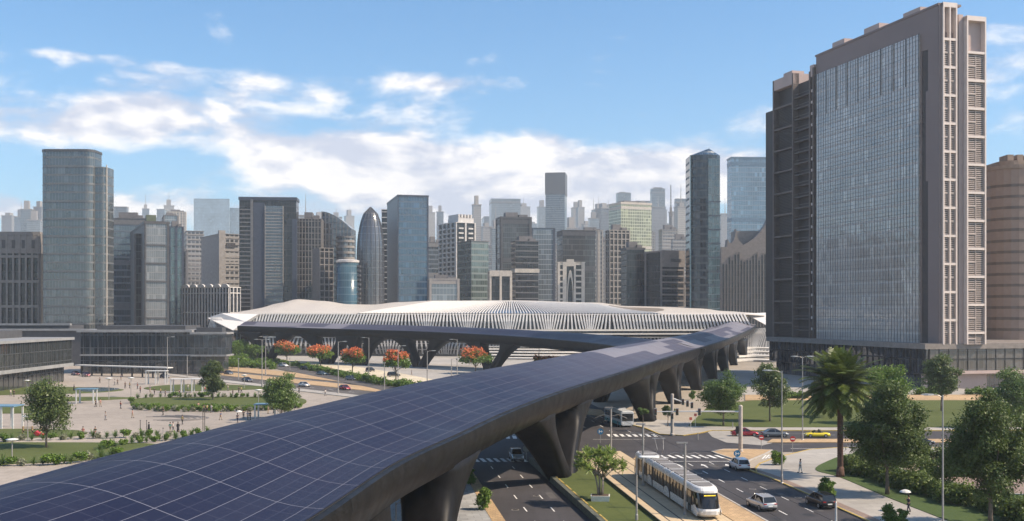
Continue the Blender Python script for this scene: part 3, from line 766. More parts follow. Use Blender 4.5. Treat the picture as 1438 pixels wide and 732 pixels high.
# upper tier of leaning fins in front of dark glass
def wall_rows(px0, px1, z0, z1, back, m, nm, step=8):
    mb = MB(); a = []; b_ = []
    for px in np.arange(px0, px1+.1, step):
        y = YF(px)+back; x = XA(px,545)*y/545
        a.append((x, y-560, z0)); b_.append((x, y-560, z1 if not callable(z1) else z1(px)))
    mb.loft([a, b_], closed=False, cap=False); return mb.build(nm, m, st)
wall_rows(345, 1045, 0, 20.6, 3.2, M_sglass, 'glass_wall')
mb = MB()
px = 350.0
while px < 1046:
    yf = YF(px); ze = ZA(lerp_tab(EAVE, px), yf)+.2
    if px < 560: lean = -2.6*math.sin((px-350)/210*PI) - 1.2; wd = .36
    elif px < 860: lean = 1.7*math.sin(px*.11); wd = .34
    else: lean = 1.3 + 3.0*max(0, (px-960)/90); wd = .38
    zb = 13.6
    if 470 < px < 620: zb = 13.6
    x = XA(px,545)*yf/545; bul = .8*math.sin((px-350)/60)
    zm = (zb+ze)/2
    P = lambda xx, yy, zz, w_: [Vector((xx-w_, yy-560, zz)), Vector((xx+w_, yy-560, zz)), Vector((xx+w_, yy+1.5-560, zz)), Vector((xx-w_, yy+1.5-560, zz))]
    mb.loft([P(x+lean, yf-.2, zb, wd), P(x+lean*.45, yf-.9+bul*.5, zm, wd*1.15), P(x, yf-.1, ze, wd)])
    px += 4.15 if px < 860 else 4.6
mb.build('fin_screen', M_fin, st)
def ledge(nm, m, px0, px1, z0, z1, out):
    mb = MB(); rr = []
    for px in np.arange(px0, px1+.1, 10):
        y = YF(px); x0 = XA(px,545)
        rr.append([(x0*(y-out)/545, y-out-560, z0),(x0*(y-out)/545, y-out-560, z1),(x0*y/545, y+4-560, z1),(x0*y/545, y+4-560, z0)])
    mb.loft(rr); return mb.build(nm, m, st)
ledge('floor_slab', M_slabw, 350, 1040, 12.7, 13.5, 1.6)
ledge('glazed_band', M_sglass, 350, 1035, 11.5, 12.7, .2)
ledge('floor_slab', M_slabw, 630, 1020, 10.9, 11.5, 3.5)
ledge('floor_slab', M_slabw, 350, 1000, 9.2, 9.7, 1.0)
mb = MB(); px = 352.0
while px < 1010:
    y = YF(px); x = XA(px,545)*y/545; ph = (px-352)%78
    lean = 2.2*math.sin((px-352)/78*2*PI)
    P = lambda xx, yy, zz, w_: [Vector((xx-w_, yy-560, zz)), Vector((xx+w_, yy-560, zz)), Vector((xx+w_, yy+1-560, zz)), Vector((xx-w_, yy+1-560, zz))]
    mb.loft([P(x+lean, y-.2, 1.2, .38), P(x+lean*.6, y-2.0, 5, .42), P(x, y-.3, 9.3, .36)])
    px += 5.2
mb.build('lower_fin_screen', pm('lower_fin_grey', (.34,.33,.32), .6), st)
for zz in (3.2, 6.2): ledge('cross_rail', M_wall, 352, 1010, zz, zz+.28, .9)
# terraces of white slabs in front of the middle
for k in range(5):
    rr = []; mb = MB()
    for px in np.arange(690-k*10, 860, 10):
        y = 500 + k*8 - 3*math.cos((px-775)/40); x = XA(px, y)
        rr.append([(x, y-560, .3+k*1.1),(x, y-560, .75+k*1.1),(x, y+12-560, .75+k*1.1),(x, y+12-560, .3+k*1.1)])
    mb.loft(rr); mb.build('terrace_slab', M_slabw, st)
for k in range(4):
    rr = []; mb = MB()
    for px in np.arange(1034+k*4, 1098, 8):
        y = 470 + k*14 + 6*math.sin((px-1030)/18); x = XA(px, y)
        rr.append([(x, y-560, .2+k*1.3),(x, y-560, 1.0+k*1.3),(x, y+15-560, 1.0+k*1.3),(x, y+15-560, .2+k*1.3)])
    mb.loft(rr); mb.build('terrace_slab', M_slabw, st)
# folded white wing at the left end, lattice behind it
def V3(px, py, Y): return Vector((XA(px,Y), Y-560, ZA(py,Y)))
mb = MB(); a = [V3(291,446.5,548), V3(311,440,546), V3(362,441.5,545), V3(345,452,541), V3(327,464,536)]
b_ = [p + Vector((1.5,3,0)) for p in a]; mb.loft([a, b_]); mb.build('wing_panel', M_fin, st)
mb = MB(); mb.loft([[V3(293,450,548),V3(325,463,537),V3(332,480,536),V3(286,478,548)],[V3(293,450,552),V3(325,463,541),V3(332,480,540),V3(286,478,552)]]); mb.build('end_glazing', M_sglass, st)
mb = MB()
for k in range(12):
    t = k/11; p0 = V3(297+t*14, 446+t*0, 546.2)+Vector((0,-.4,0)); p1 = V3(288+t*36, 480, 547-t*11)+Vector((0,-.5,0)); mb.tube(p0, p1, .22, .22, 5)
mb.build('end_rib', M_fin, st)
mb = MB(); a = [V3(1046,440.5,556), V3(1080,439,556), V3(1079,458,540), V3(1062,449,548)]; b_ = [p+Vector((0,3,0)) for p in a]; mb.loft([a,b_]); mb.build('wing_panel', M_fin, st)
mb = MB(); a = [V3(1040,462,556), V3(1084,458,552), V3(1084,500,552), V3(1040,500,556)]; b_ = [p+Vector((0,3,0)) for p in a]; mb.loft([a,b_]); mb.build('end_glazing', M_sdark, st)
mb = MB()
for k in range(20):
    t = k/19; mb.tube(V3(1044+t*38, 462-t*2, 550), V3(1030+t*52+10*math.sin(t*6), 498, 549), .28, .28, 5)
    mb.tube(V3(1044, 464+t*32, 549.3), V3(1083, 470+t*28, 549.3), .16, .16, 4)
mb.build('end_lattice', M_fin, st)
# ------------------------------------------------------------------ city towers
FR = {'stone': pm('city_stone', (.22,.20,.185), .75), 'white': pm('city_white', (.55,.52,.49), .6), 'dark': pm('city_dark', (.055,.052,.055), .5),
      'grey': pm('city_grey', (.155,.15,.15), .6), 'beige': pm('city_beige', (.33,.295,.26), .7), 'cream': pm('city_cream', (.48,.43,.37), .7),
      'blue': pm('city_blue_metal', (.05,.06,.085), .4), 'brown': pm('city_brown', (.12,.09,.075), .6), 'roof': pm('city_roof', (.16,.15,.15), .8),
      'tan': pm('city_tan', (.19,.165,.15), .7), 'concrete': pm('city_concrete', (.27,.25,.235), .8), 'skyb': pm('sky_blue_metal', (.13,.20,.27), .4), 'hazed': pm('haze_tint_metal', (.30,.40,.46), .4), 'midgrey': pm('city_midgrey', (.075,.075,.08), .55)}  # the pale blue entry has distance haze mixed into its colour
GL = {
 'dark': facade_mat('glass_dark', (0.016,0.017,0.020), (.035,.035,.038), 3.8, 1.6, .07, .10, .10, .7, ior=1.5),
 'smoke': facade_mat('glass_smoke', (0.040,0.042,0.043), (.06,.06,.062), 3.9, 1.5, .08, .12, .13, .5, ior=1.7),
 'steel': facade_mat('glass_steel', (0.043,0.058,0.072), (.06,.075,.09), 3.9, 1.5, .07, .12, .09, .45, span=(.09,.105,.12), spw=.28),
 'blue': facade_mat('glass_blue', (.016,.050,.095), (.035,.07,.11), 4.0, 1.6, .07, .12, .08, .35, span=(.03,.06,.095), spw=.25),
 'teal': facade_mat('glass_teal', (0.025,0.054,0.061), (.05,.07,.075), 4.0, 1.4, .07, .10, .10, .5),
 'green': facade_mat('glass_green', (0.072,0.097,0.086), (.11,.13,.12), 3.8, 1.5, .09, .14, .15, .6, span=(.14,.17,.15), spw=.3),
 'yellow': facade_mat('glass_yellow', (0.173,0.180,0.094), (.42,.42,.26), 3.8, 3.0, .16, .2, .25, .6),
 'brown': facade_mat('glass_brown', (0.032,0.025,0.022), (.07,.055,.05), 3.8, 1.8, .09, .14, .14, .6, ior=1.5),
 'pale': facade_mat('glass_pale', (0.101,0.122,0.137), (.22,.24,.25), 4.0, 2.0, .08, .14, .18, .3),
 'hazed': facade_mat('glass_haze_tint', (0.187,0.259,0.302), (.30,.40,.46), 4.0, 2.0, .08, .14, .2, .2),  # haze fade of the farthest towers put into the glass colour
 'skyblue': facade_mat('glass_sky_blue', (.10,.175,.245), (.15,.21,.27), 4.0, 2.0, .08, .14, .15, .3),
 'ash': facade_mat('glass_ash', (.13,.13,.132), (.17,.17,.17), 3.9, 1.1, .12, .10, .16, .3),
 'stone': facade_mat('window_wall_stone', (0.036,0.036,0.040), (.20,.185,.17), 3.6, 2.4, .45, .4, .25, .7),
 'beige': facade_mat('window_wall_beige', (0.043,0.040,0.036), (.34,.30,.25), 3.6, 2.6, .45, .42, .3, .7),
 'concrete': facade_mat('window_wall_concrete', (0.043,0.043,0.045), (.26,.245,.23), 3.5, 3.0, .3, .5, .3, .7),
}
def fbox(mb, face, a0, a1, z0, z1, d, Lr, Ll):
    if face == 'r': mb.box(a0, -d, z0, a1, .05, z1)
    elif face == 'l': mb.box(-d, a0, z0, .05, a1, z1)
    elif face == 'R': mb.box(a0, Ll-.05, z0, a1, Ll+d, z1)
    else: mb.box(Lr-.05, a0, z0, Lr+d, a1, z1)
FACES = lambda Lr, Ll: (('r', Lr), ('l', Ll), ('R', Lr), ('L', Ll))
def solve_len(px, X, Y, dx, dy):
    k = (px-CX)/F; den = dx-k*dy
    return (k*Y-X)/den if abs(den) > 1e-6 else 30
def frame_of(x0, xc, x1, ytop, Y, a):
    a = R(a); X = XA(xc, Y); dr = (math.cos(a), math.sin(a)); dl = (-math.sin(a), math.cos(a))
    Lr = solve_len(x1, X, Y, *dr) if x1 is not None else 30; Ll = solve_len(x0, X, Y, *dl) if x0 is not None else 30
    return X, a, Lr, Ll, ZA(ytop, Y)
def tower(label, x0, xc, x1, ytop, Y, a=30, glass='smoke', frame='grey', style='bands', cat='tower', dep=None, fh=3.9, pitch=4.0, th=.9, d=.35,
          roof='box', name='office_tower', faces=None, group=None, crown=0, z0=0, both=None):
    X, ar, Lr, Ll, Ht = frame_of(x0 if x0 is not None else None, xc, x1, ytop, Y, a)
    if dep: 
        if x0 is None or abs(x0-xc) < 1: Ll = dep
        if x1 is None or abs(x1-xc) < 1: Lr = dep
    Lr = max(6, min(Lr, 140)); Ll = max(6, min(Ll, 140))
    t = thing(name, label, cat, (X, Y, 0), ar, group)
    MB().box(0, 0, 0, Lr, Ll, Ht).build('glass_wall', GL[glass], t)
    fm = FR[frame]; sty = style if isinstance(style, dict) else {'r': style, 'l': style, 'R': style, 'L': style}
    for f, Lf in FACES(Lr, Ll):
        s = sty.get(f, sty.get({'R': 'r', 'L': 'l'}.get(f, 'r'), 'none'))
        if s == 'none': continue
        mb = MB()
        if 'bands' in s or 'grid' in s:
            z = fh
            while z < Ht-1: fbox(mb, f, -.0, Lf, z-th*.5, z+th*.5, d, Lr, Ll); z += fh
        if 'fins' in s or 'grid' in s:
            n = max(2, int(Lf/pitch)); 
            for i in range(n+1):
                c = Lf*i/n; wd = pitch*(.16 if 'fins' in s else .13); fbox(mb, f, max(0, c-wd), min(Lf, c+wd), 0, Ht-.5, d+.12, Lr, Ll)
        if 'balc' in s:
            n = max(2, int(Lf/(pitch*2)))
            z = fh
            while z < Ht-3:
                for i in range(n):
                    c = Lf*(i+.5)/n; fbox(mb, f, c-pitch*.62, c+pitch*.62, z-.15, z+.95, d+.9, Lr, Ll)
                z += fh
            for i in range(n+1):
                c = Lf*i/n; fbox(mb, f, max(0, c-pitch*.22), min(Lf, c+pitch*.22), 0, Ht, d+.3, Lr, Ll)
        if 'edges' in s:
            fbox(mb, f, 0, Lf*.07, 0, Ht, d+.2, Lr, Ll); fbox(mb, f, Lf*.93, Lf, 0, Ht, d+.2, Lr, Ll)
        if 'mech' in s:
            for q in (.33, .66, .97):
                m3 = MB(); fbox(m3, f, 0, Lf, Ht*q-1.6, Ht*q+1.6, d*.6, Lr, Ll); m3.build('plant_floor_band', fm, t)
        if 'slab' in s: fbox(mb, f, 0, Lf, 0, Ht, .2, Lr, Ll)
        if mb.f: mb.build('facade_frame', fm, t)
    e = .45
    mb = MB(); mb.box(-e, -e, Ht-.4, Lr+e, Ll+e, Ht+.02+crown)
    mb.build('parapet', fm if crown else FR['roof'] if frame == 'grey' else fm, t)
    if roof == 'box':
        rg = random.Random(int(xc*7+ytop)); hh = rg.uniform(2.5, 5.5)
        mb = MB(); mb.box(Lr*.2, Ll*.25, Ht+crown, Lr*rg.uniform(.55,.8), Ll*.75, Ht+crown+hh)
        mb.box(Lr*.62, Ll*.1, Ht+crown, Lr*.9, Ll*.4, Ht+crown+hh*.5); mb.build('plant_room', FR['roof'], t)
    return t, Lr, Ll, Ht
SEP = {'crown_window','roof_block','entrance_wall','shaft_cap','glass_wall','wall','ledge','roof_slab','floor_slab','bay_slab','corner_bay','roof_plant','shaft_side','back_wing','corner_fin','crown_band','corner_strip','white_band','roof_ledge'}
def extra(t, nm, m, boxes):
    if nm in SEP and len(boxes) > 1:
        for b_ in boxes: o = MB().box(*b_).build(nm, m, t)
        return o
    mb = MB()
    for b_ in boxes: mb.box(*b_)
    return mb.build(nm, m, t)

# --- left group
t, Lr, Ll, Ht = tower('dark office block with beige pilasters and tan crown at the left edge of the skyline', -70, -70, 55, 327, 520, 3, 'dark', 'stone', 'fins', dep=30, pitch=2.9, d=.8, roof='none')
extra(t, 'crown_band', FR['stone'], [(-.8,-.8,Ht-10,Lr+.8,Ll,Ht-1.5),(-.6,-.6,Ht-1.4,Lr+.6,Ll,Ht+.6)]+[(-.2,-.95,Ht*k/5,Lr+.3,-.5,Ht*k/5+1.3) for k in range(1,5)])
extra(t, 'crown_window', FR['dark'], [(Lr*(i+.3)/9,-.95,Ht-7.5,Lr*(i+.62)/9,-.7,Ht-3.5) for i in range(9)])
# rounded glass tower, two joined volumes
def rounded(x0, y0, x1, y1, r, n=6):
    P = []
    for cx, cy, a0 in ((x1-r,y0+r,-90),(x1-r,y1-r,0),(x0+r,y1-r,90),(x0+r,y0+r,180)):
        for k in range(n+1): a = R(a0+90*k/n); P.append((cx+r*math.cos(a), cy+r*math.sin(a)))
    return P
Y = 500; Xa, Xb, Xc = XA(56,Y), XA(130,Y), XA(146,Y)
t = thing('glass_tower', 'tall smoky glass tower with rounded corners and a lower side wing, tallest on the left', 'tower', (Xa, Y, 0))
W1 = XA(130,Y)-Xa; Hb = ZA(211,Y); Hl = ZA(233,Y)
mg = facade_mat('glass_rounded', (.045,.052,.056), (.085,.085,.08), 4.1, 1.45, .10, .08, .07, .35, span=(.075,.078,.078), spw=.2, wob=.35)
MB().prism(rounded(0,0,W1,14,3.5), 0, Hb).build('glass_wall', mg, t, smooth=False)
MB().prism(rounded(W1-4,3,Xc-Xa-.4,15,2), 0, Hl).build('side_wing', mg, t)
MB().prism(rounded(-.25,-.25,W1+.25,14.25,3.7), Hb-.6, Hb+.5).build('parapet', FR['midgrey'], t)
extra(t, 'corner_fin', FR['cream'], [(Xc-Xa-.5,3.9,0,Xc-Xa-.1,4.5,Hl+1)])
mb = MB()
for k in range(1, 12): mb.prism(rounded(-.06,-.06,W1+.06,14.06,3.53), Hb*k/12-.12, Hb*k/12+.12)
mb.build('floor_ring', FR['midgrey'], t)
tower('blue grey slab tower behind the rounded glass tower', 154, 156, 205, 306, 640, 8, 'steel', 'grey', 'mech', dep=20)
t, Lr, Ll, Ht = tower('dark grey tower with pale ribbed glass front and small box on its roof', 177, 203, 237, 313, 560, 24, 'ash', 'midgrey', {'r': 'edges', 'l': 'slab', 'R': 'edges', 'L': 'slab'}, roof='none', crown=1)
extra(t, 'roof_box', pm('roof_box_green', (.10,.12,.08), .7), [(Lr*.1, 3, Ht+1, Lr*.5, 9, Ht+4.5)])
extra(t, 'white_band', FR['midgrey'], [(Lr*.08,-.5,Ht*k/7.2-.5,Lr*.92,0,Ht*k/7.2+.3) for k in range(1,7)])
tower('narrow grey annex with a pale cap against the dark grey tower', 167, 190, 193, 328, 575, 12, 'smoke', 'grey', 'edges', roof='none')
tower('slim teal glass tower right of the dark grey tower', 236, 238, 257, 318, 620, 20, 'teal', 'blue', 'fins', dep=15)
tower('thin pale blue slab standing behind the slim teal tower', 228, 230, 250, 302, 900, 20, 'pale', 'grey', 'edges', dep=15)
tower('brown ribbed tower with flat top left of the sloped grey tower', 258, 262, 286, 324, 820, 20, 'concrete', 'concrete', 'bands', dep=30, roof='none')
t, Lr, Ll, Ht = tower('two tone grey tower, dark left side and light banded front with a roof slot', 283, 309, 337, 328, 700, 32, 'concrete', 'concrete', {'r': 'bands', 'l': 'slab', 'R': 'bands', 'L': 'slab'}, fh=4.2, th=1.5, roof='none')
extra(t, 'roof_slot', FR['dark'], [(Lr*.3,-.6,Ht-9,Lr*.75,-.3,Ht-6)])
extra(t, 'stair_shaft', FR['concrete'], [(-1,-1.2,0,Lr*.24,1,Ht+2)])
t, Lr, Ll, Ht = tower('low white lattice building with arched parapet in front of the grey towers', 256, 322, 337, 403, 600, 62, 'dark', 'white', 'grid', fh=11, th=.5, pitch=2.2, d=.5, roof='none', name='lattice_building', cat='building')
mb = MB()
for i in range(6):
    c = Ll*(i+.5)/6; mb.loft([[(-.7, c+Ll/13*math.cos(PI*k/8), Ht+1.8*math.sin(PI*k/8)) for k in range(9)], [(.5, c+Ll/13*math.cos(PI*k/8), Ht+1.8*math.sin(PI*k/8)) for k in range(9)]])
mb.build('arched_parapet', FR['white'], t)
# --- centre left
t, Lr, Ll, Ht = tower('wide dark blue apartment tower with white lined centre and louvred left edge', 336, 336, 416, 280, 660, 5, 'dark', 'blue', 'none', dep=14, roof='none', crown=1.5)
extra(t, 'louvre_bay', FR['grey'], [(0,-.9,z,Lr*.22,0,z+.7) for z in np.arange(2, Ht-6, 2.6)]+[(Lr*.2,-1.1,0,Lr*.24,0,Ht)])
extra(t, 'blue_bay', FR['blue'], [(Lr*.245,-.5,0,Lr*.45,0,Ht-2)])
extra(t, 'banded_bay', FR['concrete'], [(Lr*.455,-1.0,z,Lr*.77,-.4,z+.5) for z in np.arange(2, Ht-7, 1.9)]+[(Lr*.45,-1.2,0,Lr*.46,0,Ht-4),(Lr*.765,-1.4,0,Lr*.775,0,Ht-4)])
extra(t, 'bay_glass', GL['steel'], [(Lr*.455,-.6,0,Lr*.77,0,Ht-4)])
extra(t, 'side_bay', FR['blue'], [(Lr*.93,-.7,0,Lr+.4,2,Ht-12)])
tower('beige ribbed tower with dark glass right of the wide blue apartment tower', 420, 420, 451, 307, 700, 6, 'dark', 'stone', 'grid', dep=25, pitch=2.0, th=.5)
tower('dark corner tower with light ribbed right face in front of the beige ribbed tower', 439, 449, 468, 348, 640, 25, 'dark', 'stone', {'r': 'grid', 'l': 'slab'}, pitch=2.1, th=.6, roof='none')
# curved-top twin
Y = 720; t = thing('curved_tower', 'blue grey ribbed tower with a curved sloping top', 'tower', (XA(452,Y), Y, 0))
W = XA(493,Y)-XA(452,Y); tp = [(W*k/12, ZA(297+ 24*(k/12)**1.7,Y)) for k in range(13)]
a = [(x, 0, z) for x, z in tp]+[(W,0,0),(0,0,0)]; b_ = [(x, 22, z) for x, z in tp]+[(W,22,0),(0,22,0)]
MB().loft([b_, a]).build('glass_wall', GL['steel'], t)
mb = MB()
for k in range(9):
    x = W*k/8; z = ZA(297+24*(min(1,k/8))**1.7,Y); mb.box(x-.25,-.6,0,x+.25,0,z)
mb.build('rib', FR['grey'], t)
t = thing('round_tower', 'pale banded round tower rising behind the blue drum tower', 'tower', (XA(481,700), 712, 0))
r0 = (XA(494,700)-XA(468,700))/2
mgc = facade_mat('glass_round', (.06,.07,.08), (.2,.2,.2), 3.8, 2, .08, .1, .12, .5, cyl=7)
MB().lathe([(r0-.5,0),(r0-.5,ZA(331,700))], k=28).build('glass_wall', mgc, t, smooth=False)
mb = MB()
for z in np.arange(4, ZA(332,700), 3.8): mb.lathe([(r0-.55,z),(r0,z),(r0,z+1.5),(r0-.55,z+1.5)], k=28)
mb.build('floor_ring', FR['concrete'], t)
MB().lathe([(r0,ZA(333,700)),(r0,ZA(330.5,700))], k=28).build('parapet', FR['grey'], t)
Y = 600; t = thing('drum_tower', 'blue glass drum shaped tower with pale rim', 'tower', (XA(485,Y), Y+8, 0))
r0 = (XA(500,Y)-XA(469,Y))/2; mgd = facade_mat('glass_drum', (.04,.09,.12), (.055,.10,.125), 4, 1.4, .07, .12, .2, .15, cyl=6.5, ior=1.6, blind=0)
MB().lathe([(r0,0),(r0,ZA(368,Y))], k=32).build('glass_wall', mgd, t, smooth=True)
MB().lathe([(r0+.3,ZA(368,Y)),(r0+.5,ZA(365,Y)),(r0-1,ZA(364,Y))], k=32).build('rim', FR['white'], t)
extra(t, 'side_screen', FR['midgrey'], [(r0-1.5,-r0*.4,z,r0+1.2,r0*.4,z+1.1) for z in np.arange(1, ZA(370,Y), 2.6)])
# bullet
Y = 620; t = thing('bullet_tower', 'dark rounded bullet shaped tower with vertical ribs', 'tower', (XA(517.5,Y), Y+9, 0))
Hb = ZA(289,Y); rb = (XA(537,Y)-XA(498,Y))/2; rings = []; ribs = MB()
for k in range(22):
    q = k/21; z = Hb*q; f = 1 if q < .62 else math.sqrt(max(.0, 1-((q-.62)/.38)**2.3)); rings.append((max(.3, rb*f*(.985 if q < .3 else 1)), z))
MB().lathe(rings, k=36).build('glass_wall', facade_mat('glass_bullet', (.045,.047,.054), (.06,.06,.065), 4, 1.3, .10, .06, .2, .12, cyl=8, blind=0), t, smooth=True)
for j in range(18):
    an = 2*PI*j/18; 
    ribs.path([((r+.02)*math.cos(an), (r+.02)*math.sin(an), z) for r, z in rings], [.22]*len(rings), 4)
ribs.build('rib', FR['midgrey'], t)
tower('slim dark tower with white bands squeezed between bullet tower and blue slab', 536, 536, 546, 294, 760, 4, 'dark', 'white', 'bands', dep=16, th=.6, roof='none')
t, Lr, Ll, Ht = tower('plain blue glass slab tower with darker left face', 544, 559, 601, 275, 640, 14, 'blue', 'blue', {'r':'none','l':'slab'}, roof='none', crown=.6)  # left slab coloured dark to paint the face turned from the sun
extra(t, 'corner_strip', FR['blue'], [(-.3,-.3,0,.4,.4,Ht),(Lr-.4,-.3,0,Lr+.3,.4,Ht)])
tower('plain grey tower behind the low concrete block right of the blue slab', 600, 601, 620, 340, 900, 20, 'steel', 'grey', 'mech', dep=20)
t, Lr, Ll, Ht = tower('white apartment tower covered in small balconies with a stepped crown', 617, 640, 667, 312, 760, 30, 'dark', 'white', 'balc', pitch=3.0, fh=3.4, roof='none')
extra(t, 'stepped_crown', FR['white'], [(Lr*.2,2,Ht,Lr,Ll*.7,Ht+3.4)]+[(Lr*(.2+.16*k),1.9,Ht+3.4,Lr*(.28+.16*k),Ll*.68,Ht+6) for k in range(5)])
tower('low concrete block with glazed front in front of the white balcony tower', 601, 603, 645, 392, 620, 10, 'pale', 'concrete', {'r':'edges mech','l':'slab'}, dep=20, roof='box', cat='building', name='office_block')
tower('green tinted glass tower with light bands right of the balcony tower', 643, 662, 686, 338, 660, 28, 'green', 'grey', 'none', roof='none')
# --- centre
t, Lr, Ll, Ht = tower('low building with white framed dark windows before the centre towers', 686, 688, 718, 381, 630, 6, 'dark', 'cream', 'edges', dep=18, roof='none', cat='building', name='office_block')
extra(t, 'portal_frame', FR['cream'], [(-.2,-.9,Ht-3,Lr,-.1,Ht+.4),(Lr*.45,-1,Ht*.55,Lr*.55,-.1,Ht)])
tower('tall dark glass tower with grey ribs, behind the stepped dark tower', 697, 703, 746, 306, 800, 12, 'smoke', 'midgrey', 'edges mech', crown=1)
t, Lr, Ll, Ht = tower('dark tower with pale floor bands and one cream band near its top', 718, 724, 756, 338, 700, 14, 'dark', 'grey', 'bands', th=.7, dep=25)
extra(t, 'cream_band', FR['cream'], [(-.6,-.6,Ht-21,Lr+.6,Ll,Ht-18.5)])
tower('pale blue glass tower with a thin roof rim between the dark towers', 744, 746, 779, 320, 850, 8, 'pale', 'blue', 'edges', dep=25, roof='none')
t, Lr, Ll, Ht = tower('very tall hazy grey tower with a darker top third standing over the centre', 766, 793, 796, 243, 1900, 82, 'steel', 'blue', 'none', dep=60, roof='none')
extra(t, 'dark_top', FR['midgrey'], [(-.8,-.8,Ht*.86,Lr,Ll+.8,Ht+1)])
tower('wide dark brown grey tower behind the white framed arch building', 782, 790, 836, 323, 760, 10, 'smoke', 'midgrey', 'mech', dep=25, roof='none')
tower('beige gridded tower rising behind the wide dark tower', 812, 816, 846, 323, 900, 8, 'beige', 'beige', 'fins', pitch=3.4, dep=22)
Y = 620; t, Lr, Ll, Ht = tower('low white framed building with a tall oval window and two window columns', 782, 783, 821, 368, Y, 2, 'dark', 'cream', 'none', dep=16, roof='none', name='arch_building', cat='building')
mb = MB()
for a0, a1 in ((0,.09),(.19,.33),(.60,.67),(.88,1)): mb.box(Lr*a0,-.9,0,Lr*a1,0,Ht)
mb.box(Lr*.33,-.9,Ht-2.5,Lr*.6,0,Ht+1.5)
for z in np.arange(2, Ht, 3.4):
    mb.box(Lr*.09,-.7,z,Lr*.19,0,z+1); mb.box(Lr*.67,-.7,z,Lr*.88,0,z+1)
mb.build('white_frame', FR['cream'], t)
mb = MB(); ring = lambda s, y: [(Lr*.465+Lr*.12*s*math.cos(2*PI*k/24), y, Ht*.55+Ht*.36*s*math.sin(2*PI*k/24)) for k in range(24)]
mb.loft([ring(1,-.2), ring(1,-1.0), ring(.78,-1.0), ring(.78,-.2)], cap=False); mb.build('oval_frame', FR['cream'], t)
tower('beige tower with close vertical ribs and dark left edge', 851, 856, 884, 323, 700, 16, 'brown', 'beige', 'grid', pitch=2.6, th=.7, dep=20)
tower('yellow green tower with dense grid of windows', 855, 872, 915, 286, 1250, 22, 'yellow', 'cream', 'mech', roof='box', crown=2)
tower('dark glass tower with brown roof cap in front of the yellow green tower', 872, 880, 905, 350, 640, 12, 'dark', 'midgrey', 'none', crown=1, roof='box')
t, Lr, Ll, Ht = tower('brown grey office tower with banded front and dark glass side', 906, 930, 960, 353, 620, 26, 'dark', 'tan', {'r':'bands','l':'edges'}, fh=3.6, th=1.0, roof='none', crown=.5)
extra(t, 'crown_band', FR['tan'], [(-.5,-.7,Ht-9,Lr+.5,0,Ht+.6)]); extra(t, 'crown_slot', FR['dark'], [(Lr*.35,-1.0,Ht-6,Lr*.85,-.6,Ht-4.2)])
# dark curved tower with a pointed glass top
Y = 600; X0 = XA(971,Y); W = XA(1013,Y)-X0; t = thing('curved_glass_tower', 'tall dark blue green glass tower with rounded front and a low pointed roof', 'tower', (X0, Y, 0))
pl = [(0,4),(2,1.4),(5,.3),(W*.5,0),(W-5,.5),(W-2,1.6),(W,4),(W,20),(0,20)]
MB().prism(pl, 0, ZA(217,Y)).build('glass_wall', facade_mat('glass_curved_tower', (.014,.02,.028), (.03,.038,.045), 4.1, 1.6, .08, .14, .09, .5, span=(.022,.03,.036), spw=.3, ior=1.6), t)
zt = ZA(217,Y); pk = ZA(207.5,Y); mb = MB(); n = len(mb.v); mb.v += [(x,y,zt) for x,y in pl]+[(W*.62,3,pk),(W*.62,18,pk)]
m_ = len(pl)
for i in range(m_-1):
    mb.f.append((i, i+1, m_)) if i < 7 else mb.f.append((i, i+1, m_+1))
mb.f += [(7, m_+1, m_), (8, 0, m_), (8, m_, m_+1)]
mb.build('pointed_roof', GL['blue'], t)
extra(t, 'corner_strip', pm('pale_teal_glass', (.16,.24,.25), .15), [(-.3,2.6,0,.3,5,zt)]); 
extra(t, 'light_bay', GL['teal'], [(W*.56,-.15,0,W*.95,1.8,zt-2)])
[MB().box(W*.55,-.4,z,W*.97,.5,z+.5).build('floor_band', FR['blue'], t) for z in np.arange(6, zt-25, 7.8)]
tower('pale blue office tower with grid windows behind the gothic roofed block', 1027, 1027, 1086, 222, 900, 3, 'skyblue', 'skyb', 'mech', dep=14, roof='none', crown=1)
t, Lr, Ll, Ht = tower('plain taupe lower tower left of the gothic roofed block', 1010, 1012, 1030, 352, 705, 10, 'brown', 'tan', 'fins', dep=20, pitch=2.4, roof='none')
# gothic swept roof block
Y = 700; X0 = XA(1013,Y); t = thing('swept_roof_block', 'brown ribbed block with concave swooping peaks between the dark tower and the tall tower', 'building', (X0, Y, 0))
W = XA(1088,Y)-X0; sk = [(0,347),(7.5,347),(9,336),(11.5,341),(15,341),(17.5,337),(19.5,330),(21,321.5),(22.5,330),(24.5,337),(28,341.5),(31,344),(38,340.5),(46,334.5),(54,326.5),(61,317),(66,307),(70,293),(74,280)]
pr = [(XA(1013+q,Y)-X0, ZA(p,Y)) for q, p in sk]
a = [(x,0,z) for x,z in pr]+[(W,0,0),(0,0,0)]; b_ = [(x,7.5,z) for x,z in pr]+[(W,7.5,0),(0,7.5,0)]
MB().loft([b_, a]).build('wall', FR['tan'], t)
MB().box((1036-1013)/F*Y,8,0,(1071-1013)/F*Y,22,ZA(323,Y)).build('rear_wall', FR['stone'], t)
mb = MB(); rb = MB(); k = 0; x = .8
while x < W-1:
    px = CX+F*(X0+x)/Y-1013; zz = ZA(lerp_tab(sk, px)+ (24 if px < 52 else 34), Y); zz = min(zz, ZA(366,Y)+ (4 if k % 3 else 0)); mb.box(x,-.06,0,x+1.05,.1,zz); rb.box(x+1.15,-.8,0,x+1.65,0,zz+1.5); x += 1.95; k += 1
mb.build('window_strip', GL['dark'], t); rb.build('rib', FR['tan'], t)
